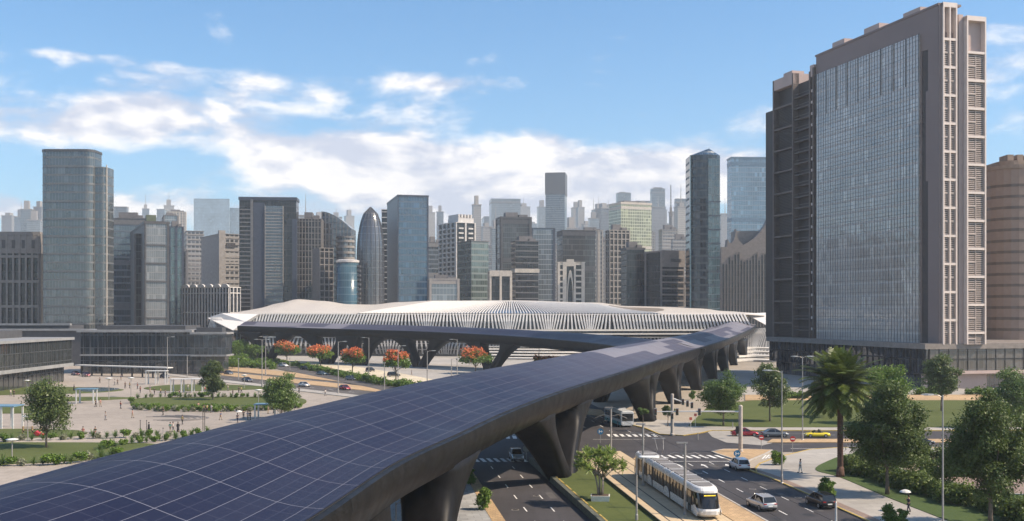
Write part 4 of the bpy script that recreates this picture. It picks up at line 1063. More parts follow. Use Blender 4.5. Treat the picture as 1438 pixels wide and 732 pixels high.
# background mid pale towers
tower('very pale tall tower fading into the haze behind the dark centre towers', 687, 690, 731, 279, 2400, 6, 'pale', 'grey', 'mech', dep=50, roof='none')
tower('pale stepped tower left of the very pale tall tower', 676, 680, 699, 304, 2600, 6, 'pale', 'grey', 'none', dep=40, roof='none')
tower('broad pale blue tower dissolving in haze above the two tone grey tower', 270, 272, 322, 279, 2800, 4, 'hazed', 'hazed', 'none', dep=70, roof='none')
tower('lower pale blue block attached right of the broad dissolving tower', 318, 320, 336, 292, 2850, 4, 'hazed', 'hazed', 'none', dep=70, roof='none')
tower('cream ribbed hazy tower left of the broad dissolving tower', 231, 234, 261, 297, 1500, 12, 'beige', 'cream', 'fins', dep=25)
tower('hazy grey tower with stepped shoulder right of the yellow green tower', 913, 915, 934, 265, 2600, 5, 'steel', 'grey', 'mech', dep=40, roof='box')
tower('hazy stepped tower behind the left part of the yellow green tower', 865, 867, 886, 271, 2900, 5, 'steel', 'grey', 'none', dep=40, roof='box')
tower('hazy slab behind the dark pointed glass tower', 947, 949, 972, 279, 2300, 5, 'steel', 'grey', 'mech', dep=40, roof='none')
tower('hazy low slab between yellow green tower and stepped shoulder tower', 892, 894, 916, 282, 2700, 5, 'pale', 'grey', 'none', dep=40, roof='none')
t, Lr, Ll, Ht = tower('slender tower under a lattice crane mast near the dark pointed tower', 925, 930, 952, 322, 1200, 12, 'concrete', 'concrete', 'bands', th=1.2, dep=20, roof='box')
Y = 1215; t = thing('crane_mast', 'thin lattice crane mast rising above the slender concrete tower', 'crane', (XA(942,Y), Y, ZA(323,Y)))
hm = ZA(260,Y)-ZA(323,Y); mb = MB(); 
for sx, sy in ((-1,-1),(1,-1),(1,1),(-1,1)): mb.tube((sx*.9,sy*.9,0),(sx*.25,sy*.25,hm),.28,.18,4)
for k in range(14):
    z0 = hm*k/14; z1 = hm*(k+1)/14; w0 = .9-.65*k/14; w1 = .9-.65*(k+1)/14; mb.tube((-w0,-w0,z0),(w1,-w1,z1),.14,.14,4); mb.tube((w0,w0,z0),(-w1,w1,z1),.14,.14,4)
mb.build('mast', FR['grey'], t); mb = MB(); mb.box(-1.8,-1.8,hm*.3,1.8,1.8,hm*.36); mb.box(-1.2,-1.2,hm*.38,1.2,1.2,hm*.5); mb.build('cab', FR['concrete'], t)
# far hazy fill, each its own block
rg = random.Random(11)
fills = [(x, rg.uniform(288, 322), rg.uniform(9, 19)) for x in list(range(2, 56, 9))+list(range(160, 236, 10))+list(range(420, 545, 22))+list(range(600, 700, 13))+list(range(730, 768, 13))+list(range(796, 866, 8))+list(range(880, 965, 9))+list(range(1013, 1026, 8))]
for i, (x, yt, wd) in enumerate(fills):
    Y = rg.uniform(2000, 3700); W = wd/F*Y; Ht = ZA(yt, Y); dp = W*rg.uniform(.6,1.2)
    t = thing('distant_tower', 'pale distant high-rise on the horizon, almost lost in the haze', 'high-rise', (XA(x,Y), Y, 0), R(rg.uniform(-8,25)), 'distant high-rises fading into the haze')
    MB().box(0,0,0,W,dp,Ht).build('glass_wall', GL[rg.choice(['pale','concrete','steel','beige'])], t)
    mb = MB(); mb.box(-1,-1,Ht,W+1,dp+1,Ht+1.5)
    if rg.random() < .6: mb.box(W*.25,dp*.2,Ht+1.5,W*.7,dp*.8,Ht+rg.uniform(6,22))
    if rg.random() < .25: mb.tube((W*.5,dp*.5,Ht),(W*.5,dp*.5,Ht+rg.uniform(25,50)),1.2,.3,5)
    mb.build('parapet', FR['concrete'], t)
# medium infill between the named towers (real blocks one sees in the gaps)
inf = [(158,180,356,760,'concrete','concrete','bands','grey banded block in the gap right of the rounded glass tower'),
       (186,205,340,900,'steel','grey','mech','dim steel tower standing behind the dark grey tower'),
       (242,262,352,780,'smoke','grey','fins','smoky ribbed block right of the slim teal tower'),
       (592,612,356,1050,'concrete','concrete','grid','distant grey gridded block right of the blue slab tower'),
       (668,690,346,1050,'pale','grey','bands','pale banded block behind the green tinted tower'),
       (776,790,350,1100,'concrete','stone','bands','narrow stone block behind the arch building'),
       (836,856,340,1100,'beige','stone','grid','stone gridded block left of the beige ribbed tower'),
       (896,920,326,1400,'concrete','stone','bands','hazy stone block over the dark glass tower'),
       (944,966,336,1100,'concrete','grey','bands','grey banded block left of the pointed glass tower'),
       (500,545,398,900,'concrete','beige','grid','low beige block peeping out behind the bullet tower'),
       (956,968,400,760,'beige','beige','grid','low beige block beside the pointed glass tower')]
for x0, x1, yt, Y, g, f, s, lb in inf: tower(lb, x0, x0+1, x1, yt, Y, 10, g, f, s, dep=18, th=1.0, pitch=4.5)
# ------------------------------------------------------------------ the tall tower complex on the right
TA = R(15.7); TC = (121.4, 304.0)     # near corner; local x = right face, local y = along the glass facade
M_taupe = pm('taupe_cladding', (.21,.158,.148), .6, var=.05, scale=.08); M_rose = pm('rose_stone', (.45,.345,.31), .65, var=.06, scale=.15)
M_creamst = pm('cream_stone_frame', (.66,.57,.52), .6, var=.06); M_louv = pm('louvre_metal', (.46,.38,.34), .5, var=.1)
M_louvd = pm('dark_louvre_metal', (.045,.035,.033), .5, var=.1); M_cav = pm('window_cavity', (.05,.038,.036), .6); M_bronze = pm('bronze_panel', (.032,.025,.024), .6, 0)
GLt = facade_mat('tower_curtain_wall', (.46,.42,.385), (.30,.28,.27), 3.85, 1.45, .07, .05, .06, .10, span=(.46,.42,.385), spw=.2, wob=.4, blind=.04)
GLp = facade_mat('podium_glass', (.03,.035,.045), (.018,.018,.02), 4.2, 1.5, .09, .06, .08, .7, wob=.3)
GLr = facade_mat('podium_glass_right', (.095,.082,.076), (.06,.05,.047), 5.5, 1.6, .08, .05, .15, .35, wob=.3)
t = thing('hotel_tower', 'tall taupe tower with a huge glass curtain wall and cream framed louvre shafts', 'tower', (*TC, 0), TA)
ZT = 110.0; PZ = 12.9
mb = MB(); mb.box(0.35,.35,PZ,14.6,64,ZT-8); mb.box(0,8,103.2,7.2,64,ZT-.3); mb.box(0,0,98,.9,8,ZT-.3)
mb.box(-.02,0,PZ,.9,4.6,98); mb.build('wall', M_taupe, t)
extra(t, 'recessed_strip', M_cav, [(.1,4.7,PZ,.6,7.6,100.5)])
extra(t, 'recess_cheek', M_taupe, [(-.02,4.5,60,.7,5.6,86),(-.02,7.4,PZ,.6,8.1,103)])
# stepped roofline
extra(t, 'parapet', M_taupe, [(-.25,-.25,ZT-.5,7.4,64.3,ZT+.1)])
extra(t, 'roof_block', M_rose, [(.6,9,ZT,6.5,17,ZT+1.6),(.6,29,ZT,6.5,37,ZT+2.1),(.6,48,ZT,6.5,55,ZT+2.0)])
mb = MB(); mb.box(-.5,8.1,PZ,.2,63,103.2); mb.build('curtain_wall', GLt, t)
mb = MB()
for i in range(39): y = 8.1+54.9*i/38; mb.box(-.62,y-.05,PZ,-.45,y+.05,103.2)
for k in range(24):
    z = PZ+3.85*k
    if z < 103: mb.box(-.60,8.1,z,-.46,63,z+.10); mb.box(-.60,8.1,z+1.2,-.46,63,z+1.26)
for i in range(10): y = 8.1+54.9*i/9; mb.box(-.7,y-.07,89,-.44,y+.07,103.3)
mb.build('mullion', pm('tower_mullion', (.17,.17,.17), .4, .4), t)
# right (sunlit) face: two louvre shafts
def shaft(x0, x1, y0, ztop, n, split, nm='louvre_shaft', first=8.0, cav=M_cav):
    fr = MB(); w_ = .42
    fr.box(x0,y0-.9,PZ,x0+w_,y0+2,ztop); fr.box(x1-w_,y0-.9,PZ,x1,y0+2,ztop); fr.box(x0,y0-.88,ztop-1.1,x1,y0+2,ztop+.25)
    if split: fr.box((x0+x1)/2-.2,y0-.86,PZ,(x0+x1)/2+.2,y0+2,ztop-1)
    zs = []; z = ztop-1-first*1.15
    while z > PZ+1: zs.append(z); z -= first
    for z in zs: fr.box(x0+.02,y0-.84,z-.35,x1-.02,y0+1,z+.35)
    f = fr.build('stone_frame', M_creamst, t)
    lv = MB(); 
    for i, z in enumerate(zs):
        zb = zs[i+1]+.5 if i+1 < len(zs) else PZ; q = zb
        while q < z-.7:
            lv.box(x0+w_,y0-.38,q,x1-w_,y0-.1,q+.27); q += .55
        lv.box(x0+w_,y0-.6,(z+zb)/2-.18,x0+(x1-x0)*(.42 if split else .5),y0-.2,(z+zb)/2+.18)
        if split: lv.box((x0+x1)/2+.2,y0-.6,(z+zb)/2-.18,x0+(x1-x0)*.85,y0-.2,(z+zb)/2+.18)
        else: lv.box((x0+x1)/2-.1,y0-.5,zb,(x0+x1)/2+.1,y0-.1,z)
    lv.build('louvre', M_louv, t)
    MB().box(x0+.1,y0+.05,PZ,x1-.1,y0+.3,ztop-1-first*1.15).build('louvre_backing', cav, t)
    b = MB(); b.box(x0+.1,y0+.9,ztop-1-first*1.15,x1-.1,y0+1.2,ztop-1); b.build('loggia_back', M_rose, t)
shaft(.9, 5.6, 0, ZT, 10, True)
extra(t, 'corner_pier', M_taupe, [(0.0,-.25,PZ,.88,.34,ZT)])
extra(t, 'shaft_side', M_rose, [(6.3,-.55,PZ,7.85,5,107.2),(5.65,.4,PZ,6.3,5,106)])
shaft(7.9, 14.4, -1.2, 106.4, 10, False)
extra(t, 'top_wall', M_rose, [(7.9,.9,PZ,14.4,4,105)])
extra(t, 'back_wing', pm('back_wing_stone', (.22,.185,.17), .65), [(14.6,6,PZ,16.6,60,92),(16.5,12,PZ,19.8,55,84)])
mb = MB()
for x in (17.3, 18.5): mb.box(x,11.9,PZ,x+.65,12.1,82)
mb.build('dark_strip', M_cav, t)
mb = MB(); [mb.box(16.7,11.6,z,19.8,12,z+.5) for z in np.arange(20,84,7.8)]; mb.build('cross_band', M_creamst, t)
# rear dark block with shafts (seen in shade to the left of the curtain wall)
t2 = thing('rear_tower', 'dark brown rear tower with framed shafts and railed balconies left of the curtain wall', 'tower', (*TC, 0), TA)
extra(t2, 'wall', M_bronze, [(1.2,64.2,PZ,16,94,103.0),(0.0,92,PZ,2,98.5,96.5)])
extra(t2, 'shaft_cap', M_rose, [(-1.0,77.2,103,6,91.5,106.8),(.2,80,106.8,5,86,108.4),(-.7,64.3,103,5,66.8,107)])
mb = MB()
def sideframe(y0, y1, zt, first):
    mb.box(-1.1,y0,PZ,1.3,y0+.8,zt); mb.box(-1.1,y1-.8,PZ,1.3,y1,zt)
    z = zt-first
    while z > PZ+2: mb.box(-.95,y0+.05,z-.3,1.2,y1-.05,z+.3); z -= 7.8
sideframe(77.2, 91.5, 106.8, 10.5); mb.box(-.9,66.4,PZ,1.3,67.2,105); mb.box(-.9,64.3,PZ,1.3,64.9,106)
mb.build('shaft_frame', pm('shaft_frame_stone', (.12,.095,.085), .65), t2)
mb = MB()
for z in np.arange(PZ+3, 100, 3.9):
    for q in (0, .95): mb.box(-.6,67.2,z+q,-.45,77.2,z+q+.16)
    mb.box(-.55,67.2,z-.25,1.3,77.2,z-.05)
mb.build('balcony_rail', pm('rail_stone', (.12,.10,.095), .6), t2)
mb = MB()
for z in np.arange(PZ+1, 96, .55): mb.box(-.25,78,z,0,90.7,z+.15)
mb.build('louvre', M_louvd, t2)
mb = MB()
for z in np.arange(PZ+3, 100, 3.9): mb.box(-.5,64.9,z,-.2,66.4,z+.9)
mb.build('window_rail', M_creamst, t2)
# podium
tp_ = thing('podium_building', 'low dark glass podium with cream ledge below the tall tower', 'building', (117.4, 303, 0), TA)
MB().box(0,0,4.6,90,88.4,PZ-1.2).build('glass_wall', GLp, tp_)
extra(tp_, 'right_glass', GLr, [(1.0,-.15,5.4,90,.4,PZ-1.4)])
extra(tp_, 'ledge', pm('podium_ledge_stone', (.22,.19,.17), .6), [(-.9,-.9,PZ-1.3,92,89,PZ+.25)])
extra(tp_, 'lower_wall', GLp, [(1.5,3.0,0,90,86,4.6)])
extra(tp_, 'soffit_band', M_rose, [(-.3,-.4,4.4,91,.2,5.3)])
extra(tp_, 'entrance_wall', M_rose, [(12,1.8,0,22,3.2,4.6),(30,1.8,0,60,3.2,4.6),(1.0,2.2,0,2.2,3.4,4.6)])
mb = MB()
for i in range(28): mb.box(1+i*3.2,-.3,5.3,1.12+i*3.2,-.1,PZ-1.3)
for i in range(29): mb.box(-.3,1+i*3,4.6,-.02,1.2+i*3,PZ-1.3)
mb.box(-.25,0,8.6,-.03,88,8.8); mb.box(0,-.32,8.5,90,-.12,8.75)
for i in range(14): mb.box(2.6+i*.7,2.7,0,2.7+i*.7,2.95,4.4)
mb.build('mullion', pm('podium_mullion', (.025,.022,.024), .4, .3), tp_)
# tan round tower at the right edge
Y = 345; X = XA(1440,Y); t = thing('tan_round_tower', 'tan rounded tower with stepped roof blocks cut by the right edge', 'tower', (X+3, Y+14, 0))
zt = ZA(236,Y)
MB().prism(rounded(-11.5,-14,30,14,9), 0, zt).build('wall', pm('tan_tower_stone', (.32,.24,.195), .7, var=.06), t)
mb = MB()
for z in np.arange(16, zt-4, 3.6): mb.prism(rounded(-11.56,-14.06,30.06,14.06,9.05), z, z+.9)
mb.build('window_band', pm('tan_tower_window', (.15,.115,.095), .35), t)
mb = MB(); mb.prism(rounded(-11.9,-14.4,30.4,14.4,9.3), zt, zt+1.2); mb.prism(rounded(-8,-9,26,10,5), zt+1.2, zt+3.2)
for k in range(5): mb.box(-6+k*3.2,-8,zt+3.2,-4+k*3.2,-2,zt+5.2)
mb.build('roof', pm('tan_roof_stone', (.30,.225,.17), .7), t)
# ------------------------------------------------------------------ left low buildings
GLl = facade_mat('low_building_glass', (.030,.034,.034), (.04,.042,.042), 3.4, 1.5, .07, .06, .09, .45, wob=.35)
GLl2 = facade_mat('long_building_glass', (.03,.038,.045), (.02,.022,.024), 4.6, 1.6, .08, .05, .08, .6, wob=.3)
M_ledge = pm('white_ledge', (.26,.26,.26), .6); M_dk = pm('dark_roof_plant', (.07,.07,.075), .7)
t = thing('glass_pavilion', 'near grey glass low building with white roof ledge at the left edge', 'building', (-141, 342, 0))
extra(t, 'glass_wall', GLl, [(-70,-110,5.2,0,0,13.4),(-70,-108,0,-1.8,-1.6,5.2)])
extra(t, 'ledge', M_ledge, [(-70.5,-110.5,13.3,.7,.6,14.1),(-70,-110.3,4.9,.5,.4,5.9)])
mb = MB(); [mb.box(-.05,-3*i-.08,5.9,.12,-3*i+.08,13.3) for i in range(36)]; [mb.box(-1.85,-3*i-.1,0,-1.7,-3*i+.1,4.9) for i in range(1,36)]; mb.build('mullion', FR['midgrey'], t)
extra(t, 'roof_terrace', M_dk, [(-68,-60,14.1,-14,-4,16.4)])
Y = 384; x0 = XA(113,Y); x1 = XA(270,Y)-x0; x2 = XA(322,Y)-x0
t = thing('long_glass_building', 'long dark glass low building with thin white slabs behind the bus shelter', 'building', (x0, Y, 0))
extra(t, 'glass_wall', GLl2, [(0,0,0,x1,28,15.0)])
extra(t, 'roof_slab', M_ledge, [(-1,-1.2,14.9,x1+.2,28,15.7)])
extra(t, 'floor_slab', M_ledge, [(0,-.7,6.4,x1,0,7.0)])
extra(t, 'corner_bay', GLl2, [(x1,-2,6.9,x2-.8,7,14.2),(x1,.4,0,x2-2,6.5,6.3)])
extra(t, 'bay_slab', M_ledge, [(x1-.1,-2.6,14.2,x2-.3,7.5,14.9),(x1-.1,-2.6,6.3,x2-.3,7.5,6.9)])
extra(t, 'roof_plant', M_dk, [(x1+1,1.5,14.9,x2-3,6.5,16.6),(4,5,15.7,x1*.9,24,17.2)])
mb = MB(); [mb.box(1+i*2.6,-.25,0,1.16+i*2.6,-.02,14.9) for i in range(int(x1/2.6))]; mb.build('mullion', FR['midgrey'], t)
t = thing('terraced_block', 'low dark terraced block between the glass pavilion and the skyline towers', 'building', (-260, 440, 0))
extra(t, 'wall', M_dk, [(0,0,0,90,24,14.5),(0,8,14.5,74,24,16.6)])
extra(t, 'roof_ledge', M_ledge, [(-1,-1,14.5,91,1,15.3),(-1,7,16.6,75,9,17.4)])
# long bus shelter and pergolas
wm = pm('white_painted_steel', (.62,.61,.58), .5, var=.08)
a = G(105,527); b_ = G(234,531.5); t = thing('bus_shelter', 'long thin white roofed shelter on dark columns beside the highway', 'shelter', (a[0], a[1], 0))
dx, dy = b_[0]-a[0], b_[1]-a[1]; n_ = Vector((-dy, dx)).normalized()
mb = MB(); mb.prism([(0,0),(dx,dy),(dx+n_.x*3,dy+n_.y*3),(n_.x*3,n_.y*3)], 3.3, 3.65); mb.build('roof', wm, t)
for k in range(9):
    q = (k+.4)/9; MB().box(dx*q-.22+n_.x*1.5, dy*q-.22+n_.y*1.5, 0, dx*q+.22+n_.x*1.5, dy*q+.22+n_.y*1.5, 3.3).build('column', FR['dark'], t)
def pergola(px0, px1, py, h, n, lb, flat=True, col=wm, rot=0, dep=2.2):
    a = G(px0,py); b_ = G(px1,py); t = thing('pergola', lb, 'pergola', (a[0], a[1], 0), rot); Lx = b_[0]-a[0]
    mb = MB(); mb.box(-.3,-.2,h,Lx+.3,dep+.2,h+.18); mb.build('canopy', col, t)
    for i in range(n):
        for y in (0, dep): MB().box(Lx*i/(n-1)-.15, y-.10, 0, Lx*i/(n-1)+.15, y+.10, h).build('post', wm, t)
    return t
bluec = pm('blue_canopy', (.13,.24,.33), .5)
pergola(240, 284, 551.5, 3.6, 4, 'white posted pergola on the oval lawn left of the far round tree')
pergola(205, 232, 540, 4.0, 3, 'white bus stop canopy with thick posts beside the highway')
pergola(107, 131, 567, 3.4, 2, 'white framed pergola beside the reflecting pool', col=bluec)
pergola(-14, 18, 603, 4.2, 3, 'blue canopy shelter with latticed posts at the left edge of the plaza', col=bluec, dep=4)
pergola(358, 386, 588, 2.8, 2, 'pale blue canopy shelter beside the round tree near the viaduct', col=bluec, dep=3)
t = thing('lattice_bench', 'pale wooden lattice bench on the lawn behind the left tree', 'bench', (*G(31,609),0))
mb = MB(); [mb.box(0,0,z,3.4,.06,z+.12) for z in (.5,.8,1.1)]; mb.build('backrest', M_tan, t); MB().box(0,.06,.42,3.4,.6,.5).build('seat', M_tan, t)
for x in (0,1.65,3.3): MB().box(x,.0,0,x+.1,.6,1.3).build('leg', M_tan, t)
t = thing('play_car', 'small red play car on the lawn behind the left tree', 'play car', (*G(54,613),0))
redm = pm('red_plastic', (.42,.03,.025), .35); mb = MB(); mb.loft([[(-.9,-.4,.2),(-.9,.4,.2),(-.9,.4,.5),(-.9,-.4,.5)],[(-.3,-.5,.2),(-.3,.5,.2),(-.3,.5,1.0),(-.3,-.5,1.0)],[(.3,-.5,.2),(.3,.5,.2),(.3,.5,.6),(.3,-.5,.6)],[(.95,-.4,.2),(.95,.4,.2),(.95,.4,.45),(.95,-.4,.45)]]); mb.build('body', redm, t)
for x in (-.55,.55):
    for y in (-.5,.5): mb = MB(); mb.tube((x,y-.08,.22),(x,y+.08,.22),.22,.22,12); mb.build('wheel', FR['dark'], t)
# grey canopy seen under the viaduct
t = thing('canopy', 'flat pale grey canopy on one square column seen under the viaduct behind the bus', 'canopy', (*G(882,578),0))
MB().prism([(-7,0),(6,0),(4.5,9),(-3,9)], 6.2, 7.0).build('roof', pm('grey_canopy', (.34,.34,.36), .5), t); MB().box(1.5,2,0,3.2,3.6,6.2).build('column', M_wall, t)
# ------------------------------------------------------------------ plants
M_bark = pm('bark', (.16,.12,.09), .9, var=.3, scale=3, bump=.4)
M_palmbark = pm('palm_bark', (.10,.055,.04), .95, var=.35, scale=4, bump=.6, bscale=6)
LF_dark = leaf_mat('leaf_dark', (0.038,0.059,0.017), (0.144,0.191,0.058), .4)
LF_olive = leaf_mat('leaf_olive', (.036,.060,.012), (.140,.190,.048), .5)
LF_bright = leaf_mat('leaf_bright', (0.046,0.102,0.010), (0.156,0.241,0.034), .5)
LF_mid = leaf_mat('leaf_mid', (0.043,0.087,0.018), (0.160,0.233,0.058), .45)
LF_hedge = leaf_mat('leaf_hedge', (0.044,0.074,0.014), (0.163,0.215,0.045), .5)
LF_red = leaf_mat('blossom_red', (.42,.07,.02), (.80,.26,.10), .6)
LF_palm = leaf_mat('palm_leaf', (.020,.045,.008), (.115,.150,.028), .4)
LF_drac = leaf_mat('dracaena_leaf', (.06,.12,.015), (.28,.35,.09), .45)
LF_pale = leaf_mat('pale_shrub_leaf', (.10,.12,.07), (.33,.33,.22), .6)

def crown_clumps(rg, n, rx, ry, rz, cz, rc, shape='oval'):
    c, r = [], []
    lobes = []
    for i in range(9):
        d = Vector((rg.gauss(0,1), rg.gauss(0,1), rg.gauss(0,1))).normalized(); lobes.append(d*rg.uniform(.45,.80))
    for i in range(n):
        d = Vector((rg.gauss(0,1), rg.gauss(0,1), rg.gauss(0,1))).normalized(); q = rg.uniform(.3, 1.12)**.5
        x, y, z = d.x*rx*q, d.y*ry*q, d.z*rz*q
        if n >= 50 and i % 5:
            l_ = rg.choice(lobes); q *= .52; x, y, z = (l_.x+d.x*q)*rx, (l_.y+d.y*q)*ry, (l_.z+d.z*q)*rz
        if shape == 'dome' and z < 0: z *= .35
        if shape == 'egg': k = 1-.28*(z/rz); x *= k; y *= k
        c.append((x, y, cz+z)); r.append(rc*rg.uniform(.45,1.25))
    c.append((0,0,cz)); r.append(min(rx,rz)*.6)
    return c, r
def make_tree(name, label, cat, loc, h, cw, m, seed, n=7000, leaf=.3, clumps=60, trunk_h=.25, shape='oval', group=None, tr=.16, ch=None, rc=None, lean=0, bloss=None):
    rg = random.Random(seed); t = thing(name, label, cat, (*loc[:2], loc[2] if len(loc) > 2 else 0.12), rg.uniform(0,6), group)
    z0 = h*trunk_h; rz = (h-z0)/2*1.0; cz = z0+rz; rx = cw/2
    cl, rr = crown_clumps(rg, clumps, rx*.80, rx*.80, rz*.82, cz, rc or rx*.34, shape)
    mb = MB(); top = (lean, 0, z0+rz*1.0)
    mb.path([(0,0,-.1),(lean*.1,.03,z0*.5),(lean*.3,-.04,z0),(lean*.6,.05,z0+rz*.5),top], [tr*1.35,tr,tr*.85,tr*.55,tr*.2], 9)
    for i in range(9):
        c = cl[rg.randrange(len(cl))]; st_ = (lean*.3*.8, 0, z0*rg.uniform(.85,1.1)+rz*.25*rg.random())
        md = ((st_[0]+c[0])*.5, (st_[1]+c[1])*.5, st_[2]+(c[2]-st_[2])*.35)
        mb.path([st_, md, c], [tr*.42,tr*.28,tr*.08], 6)
    mb.build('trunk', M_bark, t, smooth=True)
    cr = leaf_cloud('crown', cl, rr, n, leaf, m, t, seed, shell=.35)
    if bloss:
        up = [(c, r) for c, r in zip(cl, rr) if c[2] > cz+.12*rz]
        leaf_cloud('blossom', [(c[0]*1.04, c[1]*1.04, c[2]+.38) for c, r in up], [r*1.0 for c, r in up], int(n*.34), leaf*.95, bloss, t, seed+1, shell=.8, flat=.8)
    return t
# single trees of the photograph
make_tree('broadleaf_tree', 'round dark broadleaf tree on the near plaza lawn, lamp post to its left', 'tree', G(65,630), 11.6, 8.2, LF_dark, 1, 15000, .24, 110, .17, 'egg')
make_tree('broadleaf_tree', 'small round tree on the flower lawn before the long glass building', 'tree', G(299,562), 10.0, 7.0, LF_dark, 2, 11000, .28, 80, .15, 'egg')
make_tree('broadleaf_tree', 'dense dark green tree just left of the viaduct edge beside the pale blue canopy', 'tree', G(395,590), 10.6, 8.0, LF_mid, 3, 14000, .26, 100, .10, 'oval')
make_tree('broadleaf_tree', 'round dark green tree behind the traffic light mast, on the tower lawn', 'tree', G(1016,599), 11.3, 8.6, LF_mid, 4, 13000, .27, 90, .20, 'oval')
make_tree('broadleaf_tree', 'dark tree on the tower lawn between the round tree and the palm', 'tree', G(1081,593), 12.2, 8.0, LF_dark, 5, 13000, .27, 90, .16, 'egg')
make_tree('broadleaf_tree', 'tree standing on the tower lawn right behind the tall palm', 'tree', G(1170,587), 11.0, 8.0, LF_dark, 6, 10000, .28, 80, .20, 'egg')
make_tree('broadleaf_tree', 'bright green dense tree behind the olive tree, right of the palm', 'tree', G(1252,597), 12.0, 10.5, LF_bright, 7, 15000, .28, 110, .10, 'oval')
make_tree('broadleaf_tree', 'dark round tree standing before the tan podium wall', 'tree', G(1322,578), 13.0, 8.4, LF_dark, 8, 12000, .30, 90, .22, 'oval')
make_tree('broadleaf_tree', 'mid green tree at the far right edge behind the large olive tree', 'tree', G(1420,603), 11.8, 9.0, LF_mid, 9, 13000, .27, 90, .12, 'oval')
make_tree('olive_tree', 'large olive green tree by the hedge, right of the palm trunk', 'tree', (*G(1246,694,.19),.19), 13.6, 9.4, LF_olive, 10, 52000, .19, 220, .17, 'egg', tr=.22, rc=1.25)
make_tree('olive_tree', 'largest olive green tree at the lower right, trunk leaving the frame', 'tree', (*G(1391,742,.19),.19), 14.3, 9.6, LF_olive, 11, 58000, .18, 230, .20, 'egg', tr=.22, rc=1.25)
make_tree('lollipop_tree', 'tiny ball shaped street tree behind the tram wire poles', 'tree', G(903,606), 4.6, 2.1, LF_mid, 12, 1500, .22, 14, .58, 'oval', tr=.07)
make_tree('lollipop_tree', 'tiny ball shaped tree beside the far signal mast', 'tree', G(938,600), 4.2, 2.5, LF_dark, 13, 1500, .24, 14, .4, 'oval', tr=.07)
# bright bushes by the long building
for i, (px, py, h, cwd) in enumerate(((338,507,11,10),(352,509,8.5,10),(336,515,5.5,9),(330,509,10.5,9),(366,506,5,8),(326,518,3.5,6))):
    make_tree('bush_tree', 'bright green bushy tree right of the long glass building by the highway', 'tree', G(px,py), h, cwd, LF_bright, 20+i, 3000, .5, 34, .05, 'dome', group='bright bushy trees beside the long glass building')
make_tree('small_tree', 'thin light green tree between the bright bushes and first flame tree', 'tree', G(361,511), 8.5, 6.5, LF_bright, 28, 1300, .5, 20, .35, 'dome')
fl = [(403,512,'first'),(450,517,'second'),(495,527,'third'),(556,538,'fourth')]
lbs = ['flame tree with red crown furthest left under the branch viaduct','flame tree with red crown standing before the leftmost viaduct pier','flame tree with red crown before the middle arches of the branch viaduct',
       'flame tree with red crown nearest the panel roof edge, two lamp posts beside it']
for i, (px, py, _) in enumerate(fl):
    x, y = G(px, py); make_tree('flame_tree', lbs[i], 'tree', (x, y), ZA(483+i*5-(2 if i == 3 else 0), y)+.5, 40/F*y, LF_bright, 30+i, 3200, .55, 34, .30, 'dome', group='red flowering trees before the station', bloss=LF_red, tr=.2)
x, y = XA(668,385), 385; make_tree('flame_tree', 'red flame tree crown peeping over the panel roof in the middle', 'tree', (x, y), 8.6, 13, LF_bright, 36, 3600, .55, 34, .25, 'dome', group='red flowering trees before the station', bloss=LF_red, tr=.2)
x, y = XA(765,400), 400; make_tree('flame_tree', 'red flame tree tip just visible over the panel roof near the branch', 'tree', (x, y), 5.6, 9, LF_bright, 37, 2600, .55, 24, .25, 'dome', group='red flowering trees before the station', bloss=LF_red, tr=.2)
# palm
def make_palm(name, label, loc, th, fl_, nf, seed):
    rg = random.Random(seed); t = thing(name, label, 'palm tree', loc)
    mb = MB(); prof = [(.62,-.1),(.55,.4),(.46,1.2)]
    z = 1.2
    while z < th-1: prof += [(.42,z),(.37,z+.22)]; z += .3
    prof += [(.5,th-1),(.62,th-.3),(.4,th+.4)]
    mb.lathe(prof, k=12); mb.build('trunk', M_palmbark, t, smooth=True)
    P, U, V = [], [], []; ra = MB()
    for i in range(nf):
        an = i*2.399+rg.uniform(-.2,.2); e0 = R(84-108*((i+.5)/nf)**1.0)+rg.uniform(-.1,.1); ln = fl_*rg.uniform(.85,1.05)*(1 if i > nf*.2 else .85)
        d = Vector((math.cos(an)*math.cos(e0), math.sin(an)*math.cos(e0), math.sin(e0))); p = Vector((0,0,th)); pts = [p.copy()]; K = 16
        for k in range(K):
            d = (d + Vector((0,0,-.03-.05*k/K-.012*max(0,math.cos(e0))))).normalized(); p = p + d*(ln/K); pts.append(p.copy())
            side = d.cross(Vector((0,0,1))).normalized(); up = side.cross(d)
            q = (k+1)/K; ll = 1.05*math.sin(PI*min(1,.12+q*.86))**.6*(fl_/6)
            for s in (-1,1):
                for jj in (0,.25,.5,.75):
                    dirn = (side*s*.85 + d*.62 + up*.22 - Vector((0,0,.28+.2*rg.random()))).normalized()
                    c = p - d*(ln/K)*jj + dirn*ll*.5; wv = dirn.cross(up+Vector((rg.uniform(-.5,.5),rg.uniform(-.5,.5),0))).normalized()
                    P.append(c); U.append(dirn*ll*.5); V.append(wv*.038)
        ra.path(pts[::2], [.07*(1-.85*k/8) for k in range(len(pts[::2]))], 4)
    ra.build('frond_stem', pm('frond_stem', (.15,.17,.05), .6), t)
    quads_obj('crown', np.array(P, np.float32), np.array(U, np.float32), np.array(V, np.float32), LF_palm, t)
    return t
make_palm('palm_tree', 'tall date palm with wide feathery crown on the park lawn', (*G(1180,669,.19),.19), 11.8, 6.6, 120, 5)
